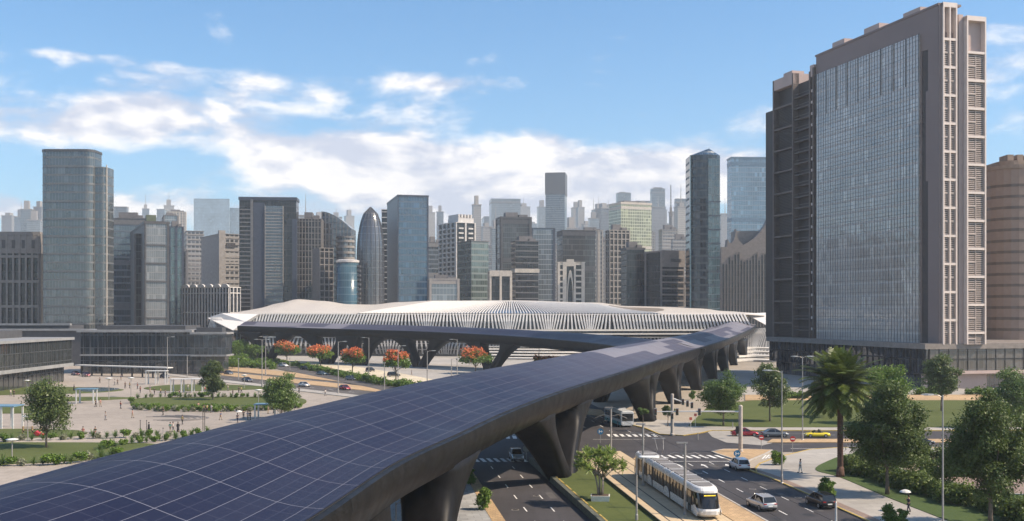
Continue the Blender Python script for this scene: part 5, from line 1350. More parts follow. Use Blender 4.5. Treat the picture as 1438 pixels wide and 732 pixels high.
# dracaena in a white planter
t = thing('planter', 'white square planter on the median lawn under the spiky tree', 'planter', (*G(843,703,.62),.62), -.1)
mb = MB(); mb.loft([[(-1.0,-.75,0),(1.0,-.75,0),(1.0,.75,0),(-1.0,.75,0)],[(-1.08,-.82,.62),(1.08,-.82,.62),(1.08,.82,.62),(-1.08,.82,.62)]]); mb.build('box', pm('planter_white', (.66,.64,.58), .6), t)
MB().box(-.95,-.7,.6,.95,.7,.64).build('soil', pm('soil', (.09,.06,.04), .95), t)
tx, ty = G(843,703,.62); dt = thing('dracaena_tree', 'spiky green dracaena tree growing from the white planter', 'tree', (tx, ty, 1.25)); rg = random.Random(4)
mb = MB(); tips = []
for i in range(4):
    a0 = i*1.6+.4; b0 = (.25*math.cos(a0), .18*math.sin(a0), 0); h1 = rg.uniform(1.6,2.6); p1 = (b0[0]*2.2+rg.uniform(-.2,.2), b0[1]*2, h1)
    mb.path([b0, ((b0[0]+p1[0])/2+.05, (b0[1]+p1[1])/2, h1*.5), p1], [.14,.10,.08], 7)
    for j in range(3):
        a1 = a0+(j-1)*1.5+rg.uniform(-.3,.3); rr_ = rg.uniform(.9,2.2); p2 = (p1[0]+rr_*.6*math.cos(a1), p1[1]+rr_*.6*math.sin(a1), h1+rg.uniform(.6,1.3)); mb.path([p1, p2], [.07,.05], 6)
        for k in range(2):
            a2 = a1+(k-.5)*1.5; p3 = (p2[0]+rr_*.6*math.cos(a2), p2[1]+rr_*.6*math.sin(a2), p2[2]+rg.uniform(.2,1.7)); mb.path([p2, p3], [.05,.035], 5); tips.append(p3)
    tips.append((p1[0], p1[1], h1+2.6)); mb.path([p1, tips[-1]], [.06,.04], 5)
mb.build('trunk', pm('dracaena_bark', (.26,.22,.18), .8), dt, smooth=True)
P, U, V = [], [], []
for tp in tips:
    for k in range(58):
        d = Vector((rg.gauss(0,1), rg.gauss(0,1), rg.gauss(.35,.7))).normalized(); ln = rg.uniform(.5,.85); c = Vector(tp)+d*ln*.5; wv = d.cross(Vector((rg.uniform(-1,1),rg.uniform(-1,1),1))).normalized()
        P.append(c-Vector((0,0,.1*(1-d.z)))); U.append(d*ln*.5); V.append(wv*.05)
quads_obj('crown', np.array(P, np.float32), np.array(U, np.float32), np.array(V, np.float32), LF_drac, dt)
# shrubs: prototypes copied one by one
def shrub_proto(name, label, cat, m, r, h, n, leaf, seed, clumps=14, stem=True):
    rg = random.Random(seed); t = thing(name, label, cat)
    cl, rr = crown_clumps(rg, clumps, r*.62, r*.62, h*.38, h*.46, r*.58)
    leaf_cloud('foliage', cl, rr, n, leaf, m, t, seed, shell=.35)
    if stem:
        mb = MB(); [mb.path([(0,0,-.1), (c[0]*.5,c[1]*.5,c[2]*.5), c], [.05,.035,.015], 5) for c in cl[:6]]; mb.build('stem', M_bark, t)
    return snapshot(t)
hb = [shrub_proto('hedge_bush', 'leafy green bush in the thick hedge along the park lawn', 'bush', LF_hedge, 1.9, 2.1, 2600, .24, 60+i, 20) for i in range(3)]
rg = random.Random(3)
hl = spline([(1195,660),(1225,668),(1262,681),(1300,691),(1340,704),(1390,716),(1450,735),(1530,770)], 6)
k = 0; acc = 0; last = None
for (px, py) in hl:
    g = Vector(G(px, py+2, .2))
    if last is not None and (g-last).length < 1.75: continue
    last = g; o = put(hb[k % 3], (g.x+rg.uniform(-.4,.4), g.y+rg.uniform(-.3,.5), .17), rg.uniform(0,6), rg.uniform(.85,1.15), 'leafy green bush in the thick hedge along the park lawn', 'bushes of the thick park hedge'); k += 1
for px, py, s in ((1265,655,1),(1288,650,1),(1300,647,.9),(1327,649,1),(1345,648,.9),(1250,650,.8),(1212,650,.8),(1240,641,.7)):
    g = G(px, py, .2); put(hb[k % 3], (*g, .17), rg.uniform(0,6), s, 'leafy green bush on the far rim of the brown park path', 'bushes on the far rim of the park path'); k += 1
for px, py, s in ((1306,667,1.0),(1336,668,1.0),(1352,666,.95),(1372,669,.9)):
    g = G(px, py, .2); put(hb[k % 3], (*g, .2), rg.uniform(0,6), s, 'leafy green bush in the middle island of the brown park path', 'bushes in the middle of the park path'); k += 1
rb_ = [shrub_proto('round_shrub', 'clipped round yellow green shrub in a plaza flower bed', 'shrub', LF_bright, 1.05, 1.3, 700, .22, 70+i, 8, False) for i in range(2)]
pb_ = [shrub_proto('pale_shrub', 'pale flowering low shrub in a plaza flower bed', 'shrub', LF_pale, .9, .9, 420, .2, 75, 7, False)]
def spiky_proto(name, label, seed, n=70, ln=1.5, m=None):
    rg = random.Random(seed); t = thing(name, label, 'agave plant'); P, U, V = [], [], []
    for k in range(n):
        a = rg.uniform(0,2*PI); e = rg.uniform(.15,1.4); d = Vector((math.cos(a)*math.cos(e), math.sin(a)*math.cos(e), math.sin(e))); l_ = ln*rg.uniform(.6,1); p = Vector((0,0,.1))
        for s in range(3):
            c = p+d*l_/6; wv = d.cross(Vector((0,0,1))).normalized(); P.append(c); U.append(d*l_/6); V.append(wv*(.075-.02*s)); p = p+d*l_/3; d = (d+Vector((0,0,-.28))).normalized()
    quads_obj('leaves', np.array(P, np.float32), np.array(U, np.float32), np.array(V, np.float32), m or LF_mid, t); MB().lathe([(.12,-.05),(.10,.25)], k=6).build('stem', M_bark, t); return snapshot(t)
sp_ = [spiky_proto('spiky_plant', 'dark green spiky plant in a plaza flower bed', 80+i) for i in range(2)]
def bed(pxs, pys, lab, step_px, kinds, jit=1.2, rows=1):
    path = spline(list(zip(pxs, pys)), 10); last = None; i = 0
    for (px, py) in path:
        if last is not None and abs(px-last) < step_px: continue
        last = px
        for r_ in range(rows):
            kd = kinds[(i+r_) % len(kinds)]; g = G(px+rg.uniform(-jit,jit), py+rg.uniform(-.7,.7)+r_*1.6, .15)
            src = {'r': rb_[i % 2], 'p': pb_[0], 's': sp_[i % 2]}[kd]
            kn = {'r': 'clipped round yellow green shrub', 'p': 'pale flowering low shrub', 's': 'dark green spiky plant'}[kd]
            put(src, (*g, .13), rg.uniform(0,6), rg.uniform(.8,1.15), kn+' '+lab, {'r':'round shrubs ','p':'pale shrubs ','s':'spiky plants '}[kd]+lab)
            i += 1
bed([-5,60,130,235], [620,617,615,613], 'in the back border of the near plaza lawn', 8.5, 'srspssrp')
bed([-5,60,100,165], [652,652,649,640], 'in the front border of the near plaza lawn', 8, 'ssrpssrr')
bed([188,230,300,350,425], [572.5,575,575.5,575,570], 'in the front border of the flower lawn', 5.2, 'rspsrsps', rows=2)
bed([186,200,260,340,425], [566,559,558,558,559], 'in the back border of the flower lawn', 6.5, 'rsspsr')
bed([140,190,240,290], [632,622,617,610], 'at the viaduct end of the near plaza lawn', 9, 'sr')
# hedge between highway and station forecourt, each shrub its own
path = spline([(352,507),(400,512.5),(452,523),(500,533),(545,541.5),(604,551)], 14); last = None; k = 0
gb = [shrub_proto('roadside_bush', 'clipped green bush in the long hedge between highway and station', 'bush', LF_bright, 1.7, 2.0, 500, .42, 90+i, 9, False) for i in range(2)]
for px, py in path:
    if last is not None and px-last < 4.4: continue
    last = px; g = G(px, py, .2); put(gb[k % 2], (*g, .18), rg.uniform(0,6), rg.uniform(.9,1.3), 'clipped green bush in the long hedge between highway and station', 'bushes of the long hedge before the station'); k += 1
for row in range(3):
    for q in range(9):
        g = G(322+q*7+row*2, 508.5+row*3.2+q*.35, .2); put(gb[(q+row) % 2], (*g, .15), rg.uniform(0,6), 1.25, 'low bright bush in the planted bank beside the long glass building', 'bushes of the planted bank beside the long glass building')
for i in range(22):
    g = G(1292+i*7, 553.6+rg.uniform(-.3,.3), .2)
    if 1330 < 1292+i*7 < 1362: continue
    put(gb[i % 2], (*g, .1), rg.uniform(0,6), rg.uniform(.7,1.05), 'low green bush along the foot of the podium wall', 'bushes along the foot of the podium')
for i in range(5):
    g = G(1098+i*8, 559, .2); put(gb[i % 2], (*g, .1), rg.uniform(0,6), .9, 'low green bush beside the podium corner behind the palm', 'bushes at the podium corner')
# small upright shrubs on pavements
ub = [shrub_proto('upright_shrub', 'slim upright green shrub on a pavement', 'shrub', LF_bright, .8, 2.4, 2200, .15, 100+i, 22) for i in range(2)]
for i, (px, py, s, lb) in enumerate(((1158,695,1,'slim upright green shrub at the kerb, left one behind the black car'),(1167,700,1.05,'slim upright green shrub at the kerb, right one behind the black car'),
        (1249,737,1.0,'slim upright green shrub at the bottom edge, left of its pair'),(1265,741,1.0,'slim upright green shrub at the bottom edge, right of its pair'),
        (1089,653,.95,'slim upright green shrub on the pavement corner, beside the lamp post'),(1096,653,.95,'slim upright shrub on the pavement corner, touching the tall lamp post'),
        (679,716,1.15,'upright green shrub on the tiled pavement in sunlight under the viaduct'),(661,681,1.1,'upright green shrub on the tiled pavement in the shade under the viaduct'),
        (1012,560,1.2,'small green shrub on the tan path far behind the signal mast'),(972,561,1.2,'small green shrub on the far path beside the viaduct piers'))):
    put(ub[i % 2], (*G(px,py,.13), .13), i, s, lb)
# unused prototype roots are all placed; nothing is left at the origin
# ------------------------------------------------------------------ vehicles
M_tyre = pm('tyre_rubber', (.018,.018,.018), .8); M_rim = pm('alloy_rim', (.45,.45,.46), .3, .8); M_cglass = pm('car_glass', (.012,.014,.018), .06, ior=1.6, var=.05)
M_lamp = pm('lamp_glass', (.75,.75,.72), .15); M_tail = pm('tail_lamp_red', (.35,.015,.012), .25); M_plate = pm('number_plate', (.72,.72,.68), .5); M_black = pm('black_trim', (.02,.02,.022), .5)
def paint(nm, c, met=.35):
    m = pm('car_paint_'+nm, c, .22, met, var=.04, ior=1.5); m.node_tree.nodes['Principled BSDF'].inputs['Coat Weight'].default_value = .6; return m
PAINTS = {'silver': paint('silver', (.50,.50,.51)), 'white': paint('white', (.68,.68,.68), 0), 'black': paint('black', (.018,.018,.022)), 'red': paint('red', (.30,.012,.02)), 'grey': paint('grey', (.16,.17,.185)),
          'yellow': paint('yellow', (.78,.60,.02), 0), 'burgundy': paint('burgundy', (.12,.01,.02)), 'darkblue': paint('darkblue', (.03,.04,.07)), 'teal': paint('teal', (.12,.16,.17))}
def make_car(kind, color, label):
    t = thing('car' if kind != 'open' else 'convertible', label, 'car'); pa = PAINTS[color]
    if kind == 'suv': Lc, W, Hc, belt, hood, zb = 4.6, .94, 1.66, 1.02, 1.0, .30
    elif kind == 'open': Lc, W, Hc, belt, hood, zb = 4.4, .92, 1.25, .82, .78, .22
    else: Lc, W, Hc, belt, hood, zb = 4.8, .92, 1.44, .92, .84, .24
    h = Lc/2
    # x, lower z, top z, half width
    S = [(-h,.48,.70 if kind!='suv' else .85,W*.80),(-h+.12,zb+.06,belt*.98 if kind=='suv' else belt*.93,W*.92),(-h+.5,zb,belt,W*.98),(-h*.45,zb,belt,W),(0,zb,belt,W),(h*.38,zb,belt*.99,W),(h*.52,zb,hood*1.06,W*.99),(h*.75,zb,hood*.97,W*.97),(h-.28,zb+.02,hood*.84,W*.90),(h-.06,zb+.1,hood*.68,W*.78),(h,.38,.52,W*.68)]
    rings = []
    for x, z0, z1, wd in S:
        rings.append([(x,-wd*.9,z0),(x,-wd,z0+.12),(x,-wd*1.0,(z0+z1)/2),(x,-wd*.96,z1-.10),(x,-wd*.80,z1),(x,wd*.80,z1),(x,wd*.96,z1-.10),(x,wd*1.0,(z0+z1)/2),(x,wd,z0+.12),(x,wd*.9,z0)])
    MB().loft([r[::-1] for r in rings]).build('body', pa, t, smooth=True).modifiers.new('e','EDGE_SPLIT').split_angle = R(45)
    if kind != 'open':
        # greenhouse
        if kind == 'suv': X = [(-h+.10,belt-.03,W*.82),(-h+.45,Hc-.12,W*.70),(-h*.15,Hc,W*.72),(h*.10,Hc-.04,W*.71),(h*.50,belt-.02,W*.84)]
        else: X = [(-h+.55,belt-.03,W*.80),(-h*.42,Hc-.07,W*.66),(-h*.08,Hc,W*.68),(h*.08,Hc-.03,W*.67),(h*.48,belt-.04,W*.83)]
        rings = [[(x,-W*.86,belt-.04),(x,-w_,z),(x,w_,z),(x,W*.86,belt-.04)] for x, z, w_ in X]
        MB().loft([r[::-1] for r in rings]).build('window_glass', M_cglass, t)
        rr = [[(x,-w_*1.01,z+.012),(x,-w_*.8,z+.05),(x,w_*.8,z+.05),(x,w_*1.01,z+.012)] for x, z, w_ in X[1:4]]
        MB().loft([r[::-1] for r in rr], closed=True).build('roof', pa, t, smooth=False)
        mb = MB()
        for s in (-1,1):
            for i in (0,1,2,3):
                if i == 2: continue
                a = (X[i][0], s*(X[i][2] if i not in (0,) else W*.84)*1.01, X[i][1]+.01); b_ = (X[i+1][0], s*X[i+1][2]*1.01, X[i+1][1]+.01)
                mb.tube(a, b_, .045, .045, 5)
            mb.tube((-.1, s*W*.87, belt), (-.15, s*X[2][2]*1.01, Hc-.02), .04, .04, 5)
        mb.build('pillar', pa, t)
    else:
        mb = MB(); mb.loft([[(h*.40,-W*.8,belt-.02),(h*.14,-W*.66,Hc-.05),(h*.12,-W*.66,Hc-.05),(h*.37,-W*.8,belt-.02)],[(h*.40,W*.8,belt-.02),(h*.14,W*.66,Hc-.05),(h*.12,W*.66,Hc-.05),(h*.37,W*.8,belt-.02)]]); mb.build('windscreen', M_cglass, t)
        MB().box(-h*.45,-W*.7,belt-.02,h*.30,W*.7,belt+.015).build('cabin', M_black, t)
        for y in (-.38,.38):
            mb = MB(); mb.box(-.5,y-.25,belt,-.32,y+.25,belt+.38); mb.box(-.5,y-.12,belt+.38,-.38,y+.12,belt+.55); mb.build('seat', M_black, t)
    wr = .34 if kind == 'suv' else .32
    for x in (-h*.60, h*.62):
        for s in (-1,1):
            mb = MB(); mb.tube((x, s*(W-.20), wr), (x, s*(W+.015), wr), wr, wr, 18); wh = mb.build('wheel', M_tyre, t)
            mb = MB(); mb.tube((x, s*(W-.1), wr), (x, s*(W+.03), wr), wr*.66, wr*.60, 12); mb.build('rim', M_rim, wh)
            mb = MB(); mb.lathe([(0,0)], k=3) if False else None
    for s in (-1,1):
        mb = MB(); mb.box(h-.30,s*W*.62-.16,hood*.62,h-.07,s*W*.62+.16,hood*.78); mb.build('headlight', M_lamp, t)
        mb = MB(); mb.box(-h-.01,s*W*.66-.17,belt*.78,-h+.13,s*W*.66+.17,belt*.90); mb.build('tail_lamp', M_tail, t)
        mb = MB(); mb.loft([[(h*.36,s*(W-.02),belt+.02),(h*.32,s*(W-.02),belt+.16),(h*.26,s*(W-.02),belt+.12)],[(h*.36,s*(W+.17),belt+.04),(h*.32,s*(W+.17),belt+.17),(h*.27,s*(W+.17),belt+.13)]]); mb.build('mirror', pa, t)
    MB().box(-h-.035,-.27,.55,-h+.02,.27,.68).build('number_plate', M_plate, t)
    MB().box(h-.12,-.45,.36,h+.02,.45,.48).build('grille', M_black, t)
    mb = MB(); mb.box(-h+.0,-W*.78,zb+.02,-h+.2,W*.78,.44); mb.build('bumper', M_black if kind == 'suv' else pa, t)
    return snapshot(t)
def bl_heading(k): return math.atan2(1, -k)      # direction (-k,1)
ub_h = bl_heading(.107); wb_h = bl_heading(.1347); hw_h = math.atan2(-.772, .635)
def car_at(tr, px, py, hd, label, z=.02, s=1.0, group=None): g = G(px, py, z); return put(tr, (g[0], g[1], z), hd, s, label, group)
c_suv_s = make_car('suv','silver','silver suv driving away on the boulevard lane beside the tram')
car_at(c_suv_s, 1069, 714, ub_h+.12, 'silver suv driving away on the boulevard lane beside the tram')
c_blk = make_car('suv','black','black car driving away beside the right kerb'); car_at(c_blk, 1152, 711, ub_h+.08, 'black car driving away close to the right kerb of the boulevard')
c_wht = make_car('suv','white','white'); car_at(c_wht, 1038, 659, ub_h+.0, 'white suv reaching the crossing beside the blue arrow sign')
c_red = make_car('sedan','red','red'); car_at(c_red, 1046, 612.5, 0.0, 'dark red sedan waiting on the cross street behind the signal mast')
c_gry = make_car('sedan','grey','grey'); car_at(c_gry, 1088, 613.5, 0.02, 'grey sedan on the cross street between red sedan and yellow convertible')
c_yel = make_car('open','yellow','yellow'); car_at(c_yel, 1147, 614, PI, 'yellow open sports car on the cross street left of the palm')
car_at(make_car('sedan','black','b'), 1291, 625, 0.0, 'black sedan on the near cross street lane, half behind the olive tree')
car_at(make_car('suv','silver','s'), 725, 646, wb_h+PI, 'silver car facing the viewer in the shade under the viaduct')
car_at(make_car('suv','burgundy','b'), 121, 529, hw_h, 'burgundy car behind the plaza near the end of the bus shelter')
car_at(make_car('sedan','burgundy','b'), 106, 527, hw_h, 'dark burgundy car half hidden by the glass pavilion')
car_at(make_car('sedan','darkblue','b'), 231, 531, hw_h, 'dark car behind the white bus stop canopy')
car_at(c_gry, 321, 526, hw_h, 'dark grey car behind the small round tree on the flower lawn')
car_at(make_car('sedan','darkblue','b'), 347, 536, hw_h, 'dark blue car on the highway left of the dense tree')
car_at(c_wht, 382, 511.5, hw_h+.2, 'first white car on the far service road, beneath the flame trees')
car_at(c_wht, 398, 515.5, hw_h+.2, 'second white car on the far service road, just right of the first')
car_at(c_blk, 429, 520, hw_h+.2, 'black car on the far service road before the second flame tree')
car_at(make_car('sedan','teal','t'), 452, 527, hw_h+.2, 'pale teal car on the service road behind the dense tree')
car_at(make_car('sedan','silver','s'), 427, 543, hw_h, 'silver car on the near highway lane right of the dense tree')
car_at(c_red, 478, 526.5, hw_h+.2, 'dark red car on the service road beside the hedge')
car_at(make_car('suv','grey','g'), 494, 534.5, hw_h+.2, 'dark grey suv on the service road before the third flame tree')
car_at(c_red, 484, 547.5, hw_h, 'bright red car on the near highway lane beside a lamp post')
for i, (px, py, lb) in enumerate(((553,529,'dark parked car in the shade under the branch viaduct'),(520,522,'dark car parked left of the middle viaduct pier'))):
    car_at(c_blk, px, py, .2+i, lb)
# bus
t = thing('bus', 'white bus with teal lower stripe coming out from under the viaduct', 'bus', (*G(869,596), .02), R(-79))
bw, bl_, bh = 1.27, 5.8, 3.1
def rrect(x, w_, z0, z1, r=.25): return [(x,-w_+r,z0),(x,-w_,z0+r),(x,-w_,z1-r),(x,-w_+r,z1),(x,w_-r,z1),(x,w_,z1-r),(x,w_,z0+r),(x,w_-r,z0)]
MB().loft([rrect(x, bw*f, .35, z)[::-1] for x, f, z in ((-bl_,.96,bh-.1),(-bl_+.2,1,bh),(bl_-.3,1,bh),(bl_,.95,bh-.15))]).build('body', pm('bus_shaded_white', (.5,.51,.52), .3, var=.05), t)  # body white darkened in the colour to stand for viaduct shade
MB().box(-bl_+.1,-bw-.02,.36,bl_-.4,bw+.02,.95).build('lower_stripe', pm('bus_teal', (.05,.25,.28), .35), t)
for s in (-1,1):
    for k in range(6): MB().box(-bl_+.5+k*1.75, s*(bw+.012)-.012, 1.45, -bl_+2.1+k*1.75, s*(bw+.012)+.012, 2.5).build('side_window', M_cglass, t)
MB().box(bl_-.12,-bw*.85,1.2,bl_+.03,bw*.85,2.6).build('windscreen', M_cglass, t); MB().box(-bl_-.02,-bw*.8,1.6,-bl_+.1,bw*.8,2.6).build('rear_window', M_cglass, t)
for x in (-3.4,3.6):
    for s in (-1,1): mb = MB(); mb.tube((x,s*(bw-.25),.48),(x,s*(bw+.03),.48),.48,.48,16); wh = mb.build('wheel', M_tyre, t); mb = MB(); mb.tube((x,s*(bw-.2),.48),(x,s*(bw+.045),.48),.26,.26,10); mb.build('rim', M_rim, wh)
for s in (-1,1): MB().box(bl_-.05,s*.9-.15,.7,bl_+.03,s*.9+.15,.9).build('headlight', M_lamp, t)
MB().box(-2.5,-.8,bh-.02,2.2,.8,bh+.25).build('roof_unit', pm('bus_roof_unit', (.5,.5,.5), .5), t)

# tram: local x forward (towards the viewer), origin at the front end
tx, ty = UT(33.0, 112.4); t = thing('tram', 'white articulated tram with dark windows running towards the viewer', 'tram', (tx, ty, .11), bl_heading(.107)+PI)
TW = pm('tram_white', (.72,.71,.69), .28, var=.04); TG = pm('tram_dark_glass', (.018,.017,.018), .07, ior=1.6, var=.05); TR = pm('tram_roof_grey', (.19,.175,.165), .6, var=.12, scale=.8)
TD = pm('tram_dark_frame', (.035,.03,.03), .35); TI = pm('tram_interior_tan', (.085,.065,.055), .5); bel = pm('tram_bellows', (.03,.03,.032), .8)
hw_ = 1.32
def plan(xb, xf, w_, rake, n=7, rn=2.2):
    """outline from rear right round the nose to rear left; nose rounded and raked"""
    xf = xf-rake; P = [(xb, w_)]
    for k in range(n+1):
        a = PI/2*k/n; P.append((xf-rn+rn*math.sin(a)**.9, w_*(math.cos(a)**.55 if k < n else 0) ))
    Q = [(x,-y) for x, y in P[::-1][1:]]
    return P+Q
def nose(xb, xf, flip, par):
    fx = (lambda x: x) if not flip else (lambda x: -32.6-x)
    def bodypart(nm, lv, m, smooth=False, w_off=0, parent=None):
        rings = []
        for z, rk, wd in lv:
            pl = plan(xb, xf, wd+w_off, rk); pl = [(fx(x), y if not flip else -y, z) for x, y in pl]; rings.append(pl)
        return MB().loft(rings, closed=True).build(nm, m, parent or par, smooth=smooth)
    c = bodypart('skirt', [(.28,.55,hw_-.10),(.55,.08,hw_),(.95,.0,hw_),(1.15,.10,hw_)], TW)
    g = bodypart('windscreen', [(1.15,.11,hw_-.015),(2.1,.45,hw_-.02),(2.72,.82,hw_-.03)], TG)
    bodypart('roof_edge', [(2.72,.78,hw_+.01),(2.95,.80,hw_+.01),(3.2,1.05,hw_-.08),(3.32,1.35,hw_-.22)], TW)
    bodypart('roof_panel', [(3.32,1.6,hw_-.35),(3.38,1.65,hw_-.38)], TR)
    # doors and side windows
    for s in (-1,1):
        mb = MB(); x0 = fx(xf-4.4); x1 = fx(xf-3.1); mb.box(min(x0,x1), s*(hw_+.0)-.02, .42, max(x0,x1), s*(hw_+.0)+.02, 2.6); mb.build('door', TI if s*(-1 if flip else 1) > 0 else TG, par)
        mb = MB(); [mb.box(fx(x)-.03, s*(hw_+.01)-.02, 1.15, fx(x)+.03, s*(hw_+.01)+.02, 2.7) for x in (xf-2.9, xf-4.6, xf-5.6)]; mb.build('window_post', TD, par)
        if not flip: 
            mb = MB(); mb.loft([[(xf-2.2,s*(hw_+.0),.35),(xf-.9,s*hw_*.99,.30),(xf-.5,s*hw_*.93,.8),(xf-1.6,s*(hw_+.0),1.42),(xf-2.3,s*(hw_+.0),1.3)],[(xf-2.2,s*(hw_+.03),.35),(xf-.9,s*(hw_*.99+.03),.30),(xf-.5,s*(hw_*.93+.04),.8),(xf-1.6,s*(hw_+.03),1.42),(xf-2.3,s*(hw_+.03),1.3)]]); mb.build('lamp_pod', TW, par)
            MB().box(xf-.75, s*.86-.14, .78, xf-.20, s*.86+.14, .90).build('headlight', M_lamp, par)
    return c
front = nose(-6.2, 0, False, t)
rear = nose(-6.2, 0, True, t)
MB().box(-.92,-.72,2.40,-.60,.72,2.62).build('destination_display', M_black, t)
mb = MB(); rgx = random.Random(2); y = -.6
while y < .6: w_ = rgx.uniform(.03,.09); mb.box(-.60,y,2.46,-.585,y+w_,2.56); y += w_+.035
am = pm('amber_display', (.9,.62,.05), .5, emit=1.2); mb.build('display_text', am, t)
for y in (-.35,.35): mb = MB(); mb.tube((-.12,y,1.22),(-.25,y+.3,1.9),.018,.012,4); mb.build('wiper', M_black, t)
# middle modules
mods = [(-6.5,-12.0,'long'),(-12.3,-15.2,'bogie'),(-15.5,-20.6,'long'),(-20.9,-23.8,'bogie'),(-24.1,-26.1,'long')]
for a, b_, kd in mods:
    mb = MB(); mb.box(b_,-hw_,.30,a,hw_,1.12); sk = mb.build('skirt', TW if kd == 'long' else TD, t)
    MB().box(b_,-hw_+.015,1.12,a,hw_-.015,2.72).build('window_band', TG, t)
    r = [[(x,-hw_-.005,2.72),(x,-hw_-.005,2.95),(x,-hw_+.10,3.2),(x,-hw_+.24,3.34),(x,hw_-.24,3.34),(x,hw_-.10,3.2),(x,hw_+.005,2.95),(x,hw_+.005,2.72)] for x in (a, b_)]
    MB().loft(r).build('roof_edge', TW, t); MB().box(b_+.15,-hw_+.4,3.34,a-.15,hw_-.4,3.42).build('roof_panel', TR, t)
    mb = MB()
    n = 4 if kd == 'long' else 2
    for s in (-1,1):
        for i in range(n+1): x = b_+(a-b_)*i/n; mb.box(x-.04,s*hw_-.02,1.12,x+.04,s*hw_+.012,2.72)
        if kd == 'long':
            for i in range(8): x = b_+.3+(a-b_-.6)*i/7; mb.box(x-.09,s*(hw_+.002)-.01,1.3,x+.09,s*(hw_+.002)+.004,2.35) if i % 2 else None
    mb.build('window_post', TI, t)
    if kd == 'bogie':
        for s in (-1,1):
            c = (a+b_)/2; pts = [(c+1.35*math.cos(PI*k/10), .30+1.15*math.sin(PI*k/10)) for k in range(11)]
            MB().loft([[(x,s*(hw_+.0),z) for x,z in pts],[(x,s*(hw_+.045),z) for x,z in pts]]).build('bogie_cover', TW, t)
for x in (-6.35,-12.15,-15.35,-20.75,-23.95,-26.25): MB().box(x-.17,-hw_+.12,.4,x+.17,hw_-.12,3.15).build('bellows', bel, t)
mb = MB(); [mb.box(x-.05,-hw_+.3,3.36,x+.05,hw_-.3,3.46) for x in (-4.2,-9.2,-13.7,-18,-22.3,-28)]; mb.build('roof_seam', TW, t)
pg = MB(); x = -22.4
for y in (-.55,.55): pg.tube((x-1.1,y*.6,3.45),(x+.5,y*.7,4.7),.035,.03,5); pg.tube((x+.5,y*.7,4.7),(x-.3,y,6.0),.03,.025,5)
pg.tube((x-.3,-.85,6.0),(x-.3,.85,6.0),.04,.04,5); pg.tube((x-.5,-.8,6.0),(x-.5,.8,6.0),.03,.03,5); pg.build('pantograph', pm('pantograph_grey', (.35,.35,.35), .4, .5), t)
# ------------------------------------------------------------------ poles, lamps, signals, signs
M_pole = pm('galvanised_pole', (.36,.34,.32), .45, .3, var=.08, scale=1); M_lhead = pm('lamp_head_grey', (.55,.55,.54), .35, .2); M_gl = pm('lamp_lens', (.7,.7,.68), .3)
def lamp(label, g, h, arms=1, side=-1, ln=1.5, group=None, r=.11, rz=0):
    t = thing('street_lamp', label, 'street lamp', (g[0], g[1], .05), rz, group)
    mb = MB(); mb.lathe([(r*2.2,0),(r*2.2,.12),(r*1.5,.2),(r*1.4,1.1),(r,1.2),(r*.62,h)], k=8); mb.build('pole', M_pole, t)
    for s in ((side,) if arms == 1 else (-1,1)):
        mb = MB(); mb.path([(0,0,h-.25),(s*ln*.5,0,h-.02),(s*ln,0,h)], [r*.45,r*.4,r*.35], 6); a = mb.build('arm', M_pole, t)
        mb = MB(); mb.loft([[(s*(ln-.1),-.12,h-.02),(s*(ln-.1),.12,h-.02),(s*(ln-.1),.12,h+.10),(s*(ln-.1),-.12,h+.10)],[(s*(ln+.5),-.22,h-.03),(s*(ln+.5),.22,h-.03),(s*(ln+.5),.22,h+.12),(s*(ln+.5),-.22,h+.12)],[(s*(ln+1.1),-.10,h),(s*(ln+1.1),.10,h),(s*(ln+1.1),.10,h+.07),(s*(ln+1.1),-.10,h+.07)]])
        hd = mb.build('lamp_head', M_lhead, t); MB().box(*(sorted((s*(ln+.1), s*(ln+.8)))[0:1]), -.1, h-.06, sorted((s*(ln+.1), s*(ln+.8)))[1], .1, h-.03).build('lens', M_gl, hd)
    return t
lamp('tall lamp post on the pavement corner beside the slim shrubs', G(1098,680), 14.5, 1, -1, 1.4)
lamp('tall two armed lamp post left of the palm beyond the crossing', G(1127,619), 14.4, 2, 1, .9)
lamp('tall lamp post between the two large olive trees, arm to the left', (XA(1324,103), 103), 14.0, 1, -1, 1.0)
t = lamp('short lamp post with a large white leaf shaped head beside the tram', (XA(894,110), 110), 7.0, 1, 1, .3)
mb = MB(); rr = []
for k in range(7): x = .2+2.1*k/6; w_ = .55*math.sin(PI*(.12+.76*k/6))**.7; rr.append([(x,-w_,7.02),(x,0,6.92),(x,w_,7.02),(x,w_*.6,7.16),(x,0,7.22),(x,-w_*.6,7.16)])
mb.loft(rr); mb.build('leaf_shade', pm('lamp_shade_white', (.72,.72,.70), .35), t, smooth=True)
for i, (px, py) in enumerate(((962,723),(903,682),(858,646))):
    lb = ['tram wire pole standing in front of the tram side','tram wire pole beside the rear half of the tram','tram wire pole behind the spiky tree, before the bus'][i]
    t = thing('wire_pole', lb, 'pole', (*G(px,py,.1), .1), R(-6)); mb = MB(); mb.lathe([(.22,0),(.22,.15),(.15,.3),(.13,7.5),(.10,7.8)], k=8); mb.build('pole', M_pole, t)
    for s in (-1,1):
        mb = MB(); mb.path([(0,0,6.5),(s*1.1,0,6.75),(s*2.4,0,6.2)], [.045,.035,.03], 5); mb.build('bracket', M_pole, t)
    MB().box(-.9,-.12,7.7,.3,.12,7.86).build('cap_arm', M_pole, t)
for c, lb in ((29.3,'thin overhead tram wire above the empty track'),(33.0,'thin overhead tram wire above the white tram')):
    mb = MB(); pts = []
    for k in range(15): y = 60+k*8; pts.append((*UT(c,y), 6.2+.0*k))
    mb.path(pts, [.018]*15, 4); tag(mb.build('overhead_wire', M_black), lb, 'wire')
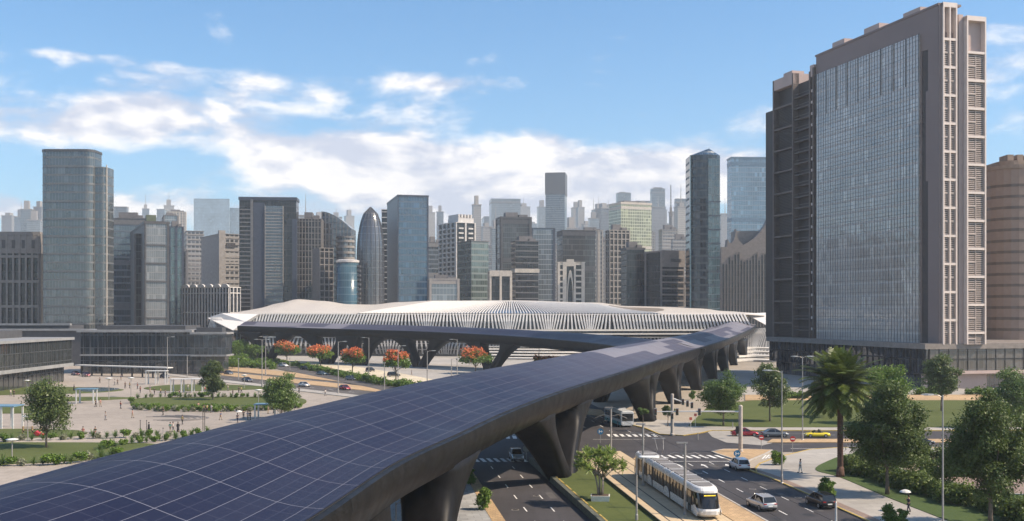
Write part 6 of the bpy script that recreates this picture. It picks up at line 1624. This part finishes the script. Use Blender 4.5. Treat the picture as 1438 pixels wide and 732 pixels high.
# far lamp posts along highway and plaza
FL = [(368,544,477,'two armed lamp post left of the dense tree, taller of the pair',2),(373,527,473,'two armed lamp post between bushes and first flame tree',2),(475,553,480,'lamp post with right arm beside the bright red car',1),(518,534,474.5,'lamp post with left arm between third and fourth flame tree',-1),
      (559,543,486,'lamp post with right arm in front of the fourth flame tree',1),(600,552,493,'lamp post with right arm behind the panel roof edge, middle of the row',1),(642,540,477,'lamp post with left arm before the pale station arches',-1),(634,545,504,'short lamp post with right arm beside the taller one near the panel roof',1),
      (540,551,510,'short plain lamp post between the two flame trees on the right',0),(335,533,504,'short plain lamp post right of the small round tree',0),(407,520,503,'short plain lamp post behind the first flame tree',0),(757,520,481,'lamp post with left arm standing before the branch viaduct middle',-1),(838,505,488,'lamp post with left arm near where the viaducts join',-1),
      (122,520,469,'tall plain lamp post left of the bus shelter',0),(196,519,498,'short plain lamp post before the long glass building',0),(235,537,473.5,'tall lamp post at the end of the bus shelter with right arm',1),(240,524,474,'tall lamp post at the end of the bus shelter with left arm',-1),(263,531,500,'short lamp post right of the bus stop canopy',0),(131,520,497,'short plain lamp post behind the burgundy car',0)]
for px, py, yt, lb, ar in FL:
    g = G(px, py); h = ZA(yt, g[1])
    if ar == 0:
        t = thing('lamp_post', lb, 'street lamp', (*g, 0)); mb = MB(); mb.lathe([(.2,0),(.17,.3),(.14,1.0),(.10,h)], k=7); mb.build('pole', M_pole, t); MB().box(-.3,-.12,h-.02,.3,.12,h+.12).build('lamp_head', M_lhead, t)
    else: lamp(lb, g, h, 2 if ar == 2 else 1, 1 if ar > 0 else -1, 1.3, r=.15)
# disc lamps on the plaza
def disc_lamp(px, py, yt, lb):
    g = G(px, py, .1); h = ZA(yt, g[1])-.1; t = thing('disc_lamp', lb, 'garden lamp', (*g, .1)); mb = MB(); mb.lathe([(.14,0),(.10,.1),(.07,h-.2)], k=8); mb.build('pole', M_pole, t)
    mb = MB(); mb.lathe([(.07,h-.35),(.35,h-.25),(.85,h-.02),(.9,h+.05),(.4,h+.16),(.05,h+.2)], k=16); mb.build('shade', M_gl, t, smooth=True)
for a in ((17,651,617.5,'white disc lamp on the near lawn, bottom left'),(39,617,585,'white disc lamp beside the blue canopy shelter'),(153,561,531.5,'white disc lamp right of the reflecting pool'),(184,557,503+28,'white disc lamp standing among strollers on the plaza'),
          (343,545,527,'white disc lamp before the highway, left of the dense tree'),(363,570,548,'white disc lamp at the far end of the flower lawn'),(38,551,534.5,'white disc lamp before the glass pavilion')): disc_lamp(*a)
for a in ((197,614,591,'thin dark bollard pole at the plaza flower bed, left of pair'),(206,612,591,'thin dark bollard pole at the plaza flower bed, right of pair'),(285,605,570,'thin dark pole pair on the plaza, left one'),(287.5,605,570,'thin dark pole pair on the plaza, right one'),(229,620,602,'short white bollard near the panel roof edge')):
    px, py, yt, lb = a; g = G(px, py); h = ZA(yt, g[1]); t = thing('slim_post', lb, 'post', (*g, 0)); MB().lathe([(.10,0),(.07,.1),(.055,h)], k=7).build('pole', M_pole if 'white' in lb else pm('dark_post', (.06,.055,.05), .5), t); MB().lathe([(.09,h),(.09,h+.1),(.02,h+.16)], k=7).build('cap', M_black, t)
# traffic signals
M_sig = pm('signal_black', (.02,.02,.02), .5); M_pier = pm('signal_mast_stone', (.42,.37,.32), .6)
SL = {'r': pm('signal_lens_red', (.10,.02,.02), .3), 'a': pm('signal_lens_amber', (.10,.06,.02), .3), 'g': pm('signal_lens_green', (.02,.06,.03), .3)}
def head(t, x, z, y=-.25, rot=0):
    h = MB().box(x-.17,y-.14,z-.42,x+.17,y+.12,z+.52).build('signal_head', M_sig, t)
    for k, c in enumerate('gar'): mb = MB(); mb.tube((x,y-.16,z-.26+k*.3),(x,y-.13,z-.26+k*.3),.10,.10,12); mb.build('lens', SL[c], h)
    MB().box(x-.24,y+.125,z-.52,x+.24,y+.15,z+.62).build('backplate', pm('signal_backplate', (.45,.43,.40), .5), h)
g = G(1040,635.5); t = thing('signal_mast', 'thick near signal mast with a long arm carrying three lights over the crossing', 'traffic light', (*g, .1))
MB().lathe([(.42,0),(.42,.3),(.34,.4),(.33,7.2),(.2,7.35)], k=12).build('mast', M_pier, t); mb = MB(); mb.path([(0,0,6.3),(-7,0,6.35),(-13.6,0,6.3)], [.14,.11,.07], 8); mb.build('arm', M_lhead, t)
for x in (-13.4,-10.0,-6.5): head(t, x, 6.25)
MB().box(-.75,-.2,2.9,-.35,.2,4.0).build('control_box', M_sig, t)
g = G(944,612); t = thing('signal_mast', 'far signal mast with a short arm to the right', 'traffic light', (*g, .1))
MB().lathe([(.40,0),(.40,.3),(.30,.4),(.29,7.3),(.2,7.4)], k=12).build('mast', M_pier, t); mb = MB(); mb.path([(0,0,6.6),(1.6,.3,6.0),(3.6,.8,5.6)], [.14,.10,.07], 8); mb.build('arm', M_lhead, t)
for x, z in ((1.9,5.9),(2.7,5.6),(3.5,5.3)): head(t, x, z)
head(t, -.05, 3.4, -.5)
# signs
def disc(mb, c, r, y0, y1, k=20): mb.tube((c[0],y0,c[1]),(c[0],y1,c[1]), r, r, k)
def sign(px, py, yt, r, lb, kind, back=False, x2=0):
    g = G(px, py, .1); h = ZA(yt, g[1])-.1; t = thing('road_sign', lb, 'road sign', (*g, .1)); MB().lathe([(.05,0),(.045,h)], k=6).build('pole', M_pole, t)
    mb = MB(); disc(mb, (0,h), r, -.08, -.05)
    col = {'blue': pm('sign_blue', (.015,.16,.33), .4), 'red': pm('sign_red', (.42,.03,.03), .4), 'grey': pm('sign_back_grey', (.30,.32,.33), .5)}[kind]; f = mb.build('sign_face', col, t)
    if kind == 'red': MB().box(-r*.68,-.095,h-r*.16,r*.68,-.082,h+r*.16).build('white_bar', M_white, f)
    if kind == 'blue':
        mb = MB(); mb.box(-r*.5,-.095,h-r*.55,-r*.25,-.082,h+r*.5); mb.box(-r*.25,-.096,h-.12*r,r*.35,-.082,h+.12*r)
        n = len(mb.v); mb.v += [(r*.3,-.096,h+r*.38),(r*.75,-.096,h),(r*.3,-.096,h-r*.38)]; mb.f.append((n,n+2,n+1)); mb.build('white_arrow', M_white, f)
sign(1035,651,637, .50, 'round blue sign with white arrow on the tan traffic island', 'blue')
sign(1069,631,614.5, .42, 'red no entry sign in front of the grey sedan', 'red'); sign(1113,636,616.5, .44, 'red no entry sign at the pavement corner left of the palm', 'red')
sign(843,622,606, .52, 'round blue sign with arrow in the shade below the viaduct pier', 'blue'); sign(739,648,630, .5, 'round grey backed sign at the tip of the median lawn', 'grey')
for px, py, lb in ((970,606,'thin post with red top on the corner pavement, left'),(976.5,600,'thin post with red top on the corner pavement, right')):
    g = G(px, py, .1); t = thing('warning_post', lb, 'post', (*g,.1)); MB().lathe([(.04,0),(.04,2.2)], k=6).build('pole', wm, t); MB().box(-.25,-.05,2.1,.25,.05,2.6).build('panel', pm('post_panel_red', (.55,.12,.08), .5), t)
t = thing('road_post', 'pale short post standing at the bottom edge before the black car', 'post', (XA(1174,112), 112, .1)); MB().lathe([(.12,0),(.10,2.0)], k=8).build('pole', wm, t); MB().lathe([(.11,2.0),(.05,2.08)], k=8).build('cap', M_pole, t)
for i, (px, py) in enumerate(((1029,601),(980,618))): 
    g = G(px, py, .1); t = thing('bollard', ['thin dark bollard beside the red sedan','thin dark bollard on the striped crossing pavement'][i], 'bollard', (*g, .1)); MB().lathe([(.10,0),(.08,1.1)], k=7).build('post', M_pole, t); MB().lathe([(.09,1.1),(.02,1.2)], k=7).build('cap', M_black, t)
# bicycle-free low railing and lamp under the first arch
lamp('slim lamp post under the near arch of the viaduct', (XA(556,92), 92), 5.6, 1, 1, .4, r=.07)
g = (XA(575,92), 92)
# grey utility box
# ------------------------------------------------------------------ people
SK = pm('skin', (.36,.21,.14), .6, var=.05); HR = pm('dark_hair', (.02,.015,.012), .6)
CLO = {n: pm('cloth_'+n, c, .8, var=.12, scale=3) for n, c in dict(black=(.018,.018,.02), white=(.62,.61,.58), grey=(.20,.20,.21), red=(.30,.05,.05), blue=(.05,.09,.20), green=(.03,.30,.22), tan=(.34,.25,.17), yellow=(.40,.34,.12), pink=(.42,.22,.20), navy=(.02,.025,.05)).items()}
def skin_mesh(name, J, E, Rr, m, parent, sub=1):
    me = bpy.data.meshes.new(name); me.from_pydata(J, E, []); o = bpy.data.objects.new(name, me); C.objects.link(o)
    o.modifiers.new('s', 'SKIN'); d = me.skin_vertices[0].data
    for i, r in enumerate(Rr): d[i].radius = (r if isinstance(r, tuple) else (r, r))
    d[0].use_root = True; s = o.modifiers.new('u', 'SUBSURF'); s.levels = sub; s.render_levels = sub
    dg = bpy.context.evaluated_depsgraph_get(); dg.update(); me2 = bpy.data.meshes.new_from_object(o.evaluated_get(dg)); o.modifiers.clear(); o.data = me2
    me2.materials.clear(); me2.materials.append(m); me2.polygons.foreach_set('use_smooth', [True]*len(me2.polygons)); o.parent = parent; return o
def make_person(kind, top, bot, seed=0, sit=False, armup=False):
    rg = random.Random(seed); t = thing('person', 'p', 'person'); st_ = .0 if sit else rg.uniform(.12,.24); hipz = .92
    if sit:
        hipz = .50; L1 = (.30,.10,.48); L1f = (.34,.11,.06); L2 = (.30,-.10,.50); L2f = (.42,-.11,.06)
    else:
        L1 = (st_*.7,.10,.50); L1f = (st_*.9,.11,.06); L2 = (-st_*.3,-.10,.50); L2f = (-st_*1.3,-.11,.10)
    sh = hipz+.52; hd = sh+.24
    J = [(0,0,hipz),(0,0,hipz+.25),(0,0,sh),(.0,0,sh+.10),(.02,0,hd),(.02,0,hd+.10),
         (0,.19,sh-.02),(-.05,.24,sh-.30),(.06,.25,sh-.52),(.10,.25,sh-.62), (0,-.19,sh-.02),(.06 if not armup else .12,-.24,sh-.26),(.16 if not armup else .26,-.22,sh-.44 if not armup else sh-.02),(.20 if not armup else .28,-.21,sh-.53 if not armup else sh+.08),
         (0,.09,hipz-.06),L1,L1f,(L1f[0]+.17,L1f[1],.03),(0,-.09,hipz-.06),L2,L2f,(L2f[0]+.17,L2f[1],.03)]
    E = [(0,1),(1,2),(2,3),(3,4),(4,5),(2,6),(6,7),(7,8),(8,9),(2,10),(10,11),(11,12),(12,13),(0,14),(14,15),(15,16),(16,17),(0,18),(18,19),(19,20),(20,21)]
    Rr = [(.13,.10),(.12,.09),(.14,.09),.05,.095,.08,.055,.042,.032,.028,.055,.042,.032,.028,.085,.055,.04,.035,.085,.055,.04,.035]
    skin_mesh('body', J, E, Rr, SK, t)
    mb = MB(); mb.lathe([(.02,hd+.19),(.08,hd+.17),(.112,hd+.08),(.112,hd-.0),(.06,hd-.04)], (-.012,0,0), 10); mb.build('hair' if kind != 'robe' else 'headscarf', HR if kind != 'robe' else CLO[top], t, smooth=True)
    if kind == 'robe':
        k = 14; rings = []
        for z, rx, ry in ((.04,.30,.26),(.5,.24,.22),(.95,.17,.19),(1.25,.17,.22),(1.46,.11,.20),(1.54,.07,.09)): rings.append([(rx*math.cos(2*PI*i/k), ry*math.sin(2*PI*i/k), z) for i in range(k)])
        MB().loft(rings).build('robe', CLO[top], t, smooth=True)
        skin_mesh('sleeve', [J[i] for i in (2,6,7,8,10,11,12)], [(0,1),(1,2),(2,3),(0,4),(4,5),(5,6)], [.09,.08,.07,.065,.08,.07,.065], CLO[top], t)
    else:
        skin_mesh('shirt', [J[i] for i in (0,1,2,6,7,10,11)], [(0,1),(1,2),(2,3),(3,4),(2,5),(5,6)], [(.15,.12),(.14,.105),(.155,.105),.075,.06,.075,.06], CLO[top], t)
        skin_mesh('trousers' if kind != 'skirt' else 'leggings', [J[i] for i in (0,14,15,16,18,19,20)], [(0,1),(1,2),(2,3),(0,4),(4,5),(5,6)], [(.145,.115),.10,.075,.06,.10,.075,.06], CLO[bot], t)
        for f in (17,21): MB().box(J[f][0]-.20,J[f][1]-.05,0,J[f][0]+.06,J[f][1]+.05,.09).build('shoe', M_black, t)
    return snapshot(t)
def parasol(loc, label, col):
    t = thing('parasol', label, 'parasol', loc); mb = MB(); mb.tube((0,0,0),(0,0,1.0),.012,.012,5); mb.build('shaft', M_black, t)
    mb = MB(); mb.lathe([(.62,.72),(.5,.86),(.28,.96),(.02,1.02),(.02,1.0),(.28,.94),(.5,.84)], k=10); mb.build('canopy', col, t)
PR = {'bb': make_person('std','black','black',1), 'rb': make_person('robe','black','black',2), 'wg': make_person('std','white','grey',3), 'rn': make_person('std','red','navy',4), 'bt': make_person('std','blue','tan',5),
      'gw': make_person('std','green','tan',6), 'yb': make_person('std','yellow','black',7), 'pk': make_person('std','pink','tan',8), 'wa': make_person('std','white','white',9, armup=True), 'nv': make_person('std','navy','navy',10, armup=True),
      'sr': make_person('std','red','black',11, sit=True), 'sb': make_person('std','black','red',12, sit=True)}
rg = random.Random(8)
PEO = [('bb',134.5,571.5,'person in black walking below the reflecting pool, left of pair'),('pk',141,571,'person in pink beside the one in black below the pool'),('rn',169.4,574,'person in red walking alone on the open plaza floor'),
 ('wg',15,556,'person in pale shirt on the left lawn edge, left of pair'),('bb',19.5,557,'person in black on the left lawn edge, right of pair'),('wg',161,541,'person in pale shirt near the bus shelter end, left of pair'),('bb',165,540.5,'person in black near the bus shelter end, right of pair'),
 ('bb',175.8,545.5,'person in black left of the small group below the shelter'),('yb',182,545.5,'person in yellow and black in the small group below the shelter'),('rn',193,546.5,'person in red top between the shelter and flower lawn'),('sb',-1,-1,''),
 ('rn',197,552,'person in red shirt at the left tip of the flower lawn'),('bt',210.7,551,'person in blue behind the flower lawn, nearest its left tip'),('bb',216.8,554,'person in black behind the flower lawn near the left tip'),('yb',225.6,554,'person in yellow top behind the flower lawn'),('bb',232,557,'person in dark clothes close to the back border shrubs'),
 ('rb',209,607,'person in black robe on the plaza, left of the one in green'),('gw',239,606.5,'person in bright green top carrying something on the plaza'),('wg',243,606.5,'person in white shirt right beside the one in green'),('rb',250,606.5,'person in black robe on the plaza, right of the one in green'),
 ('pk',278.6,576,'person in pink before the flower lawn front border'),('yb',287,579,'person in yellow top standing left in the trio before the flower lawn'),('yb',291,579,'person in yellow top standing in the middle of the trio'),('wg',296.6,579.3,'person in white standing right in the trio before the flower lawn'),
 ('nv',333.5,593.5,'person in navy holding a white parasol near the viaduct edge'),('bb',342,588,'person in black walking alone near the blue canopy'),('bt',348,589.5,'person in blue, left of the pair beside the blue canopy'),('bb',351.3,589.5,'person in black, right of the pair beside the blue canopy'),
 ('bb',335.4,552,'person in black behind the flower lawn, left of three'),('yb',339,552,'person in yellow behind the flower lawn beside the disc lamp'),('bb',327,556,'person in black near the back border, right part'),('pk',376.5,581,'person in pink at the foot of the dense tree'),('bb',384,580.5,'person in black at the foot of the dense tree'),
 ('wa',1124,664,'person in white on the pavement corner beside the boulevard'),('nv',1276,719,'person in navy holding a white parasol on the park pavement'),
 ('bb',514,514,'person in dark clothes in the shade by the middle viaduct pier'),('bt',578,527,'person in blue on the station forecourt'),('wg',457,556,'person in white on the highway pavement'),('bb',420,552,'person in black on the highway pavement'),('rb',104,549,'person in black robe left of the reflecting pool'),
 ('wg',264,548,'person in white between the lawn and highway'),('bb',252,556,'person in black behind the flower lawn shrubs in the middle'),('rn',498,512,'person in red near the branch viaduct piers'),('bb',600,521,'person in black on the shaded forecourt floor')]
for kd, px, py, lb in (('bb',60,571,'person in black on the edge lawn corner behind the left tree'),('rb',88,566,'person in black robe just right of the left tree crown'),('wg',148,590,'person in white shirt near the curved steps, left side'),('pk',186,587,'person in pink crossing the open floor above the curved steps'),
   ('bb',229,583,'person in black standing on the curved steps'),('bt',310,590,'person in blue between pole pair and parasol holder'),('yb',256,596,'person in yellow top beyond the black robed one on the plaza'),('bb',153,549,'person in black at the right end of the reflecting pool'),('wg',320,549,'person in pale shirt walking past the oval lawn, right part'),
   ('rn',288,552,'person in red between pergola and small round tree'),('bb',140,538,'person in black under the bus shelter end'),('bt',170,534,'person in blue at the bus shelter middle'),('wg',406,556,'person in white behind the dense tree, near the highway'),('bb',540,530,'person in black left of the fourth flame tree'),('pk',465,522,'person in pink near the second flame tree')):
    g = G(px, py, .02); put(PR[kd], (*g, .02), rg.uniform(0,6.28), rg.uniform(.96,1.04), lb)
for kd, px, py, lb in PEO:
    if px < 0: continue
    zz = .13 if px > 1000 else .02
    if px == 1276: zz = .13
    g = G(px, py, zz); rz = rg.uniform(0,6.28); s = rg.uniform(.96,1.04)
    put(PR[kd], (*g, zz), rz, s, lb)
    if kd == 'nv':
        q = Matrix.Rotation(rz, 3, 'Z') @ Vector((.28,-.21,0)); parasol((g[0]+q.x*s, g[1]+q.y*s, zz+1.42), 'small white parasol held by the person in navy ' + ('on the park pavement' if px > 1000 else 'near the viaduct edge'), CLO['white'])
# seated pair with their bench
g = G(122,610,.0); t = thing('plaza_bench', 'low stone bench behind the near lawn border with two seated people', 'bench', (*g, 0)); MB().box(-1.4,-.3,.38,2.6,.3,.48).build('seat', M_wall, t)
for x in (-1.1,.6,2.3): MB().box(x-.12,-.25,0,x+.12,.25,.38).build('leg', M_wall, t)
put(PR['sr'], (g[0]-.7, g[1]-.0, 0), -PI/2, 1, 'person in red sitting on the stone bench, left of pair'); put(PR['sb'], (g[0]+1.5, g[1]-.0, 0), -PI/2, 1, 'person in black sitting on the stone bench, right of pair')
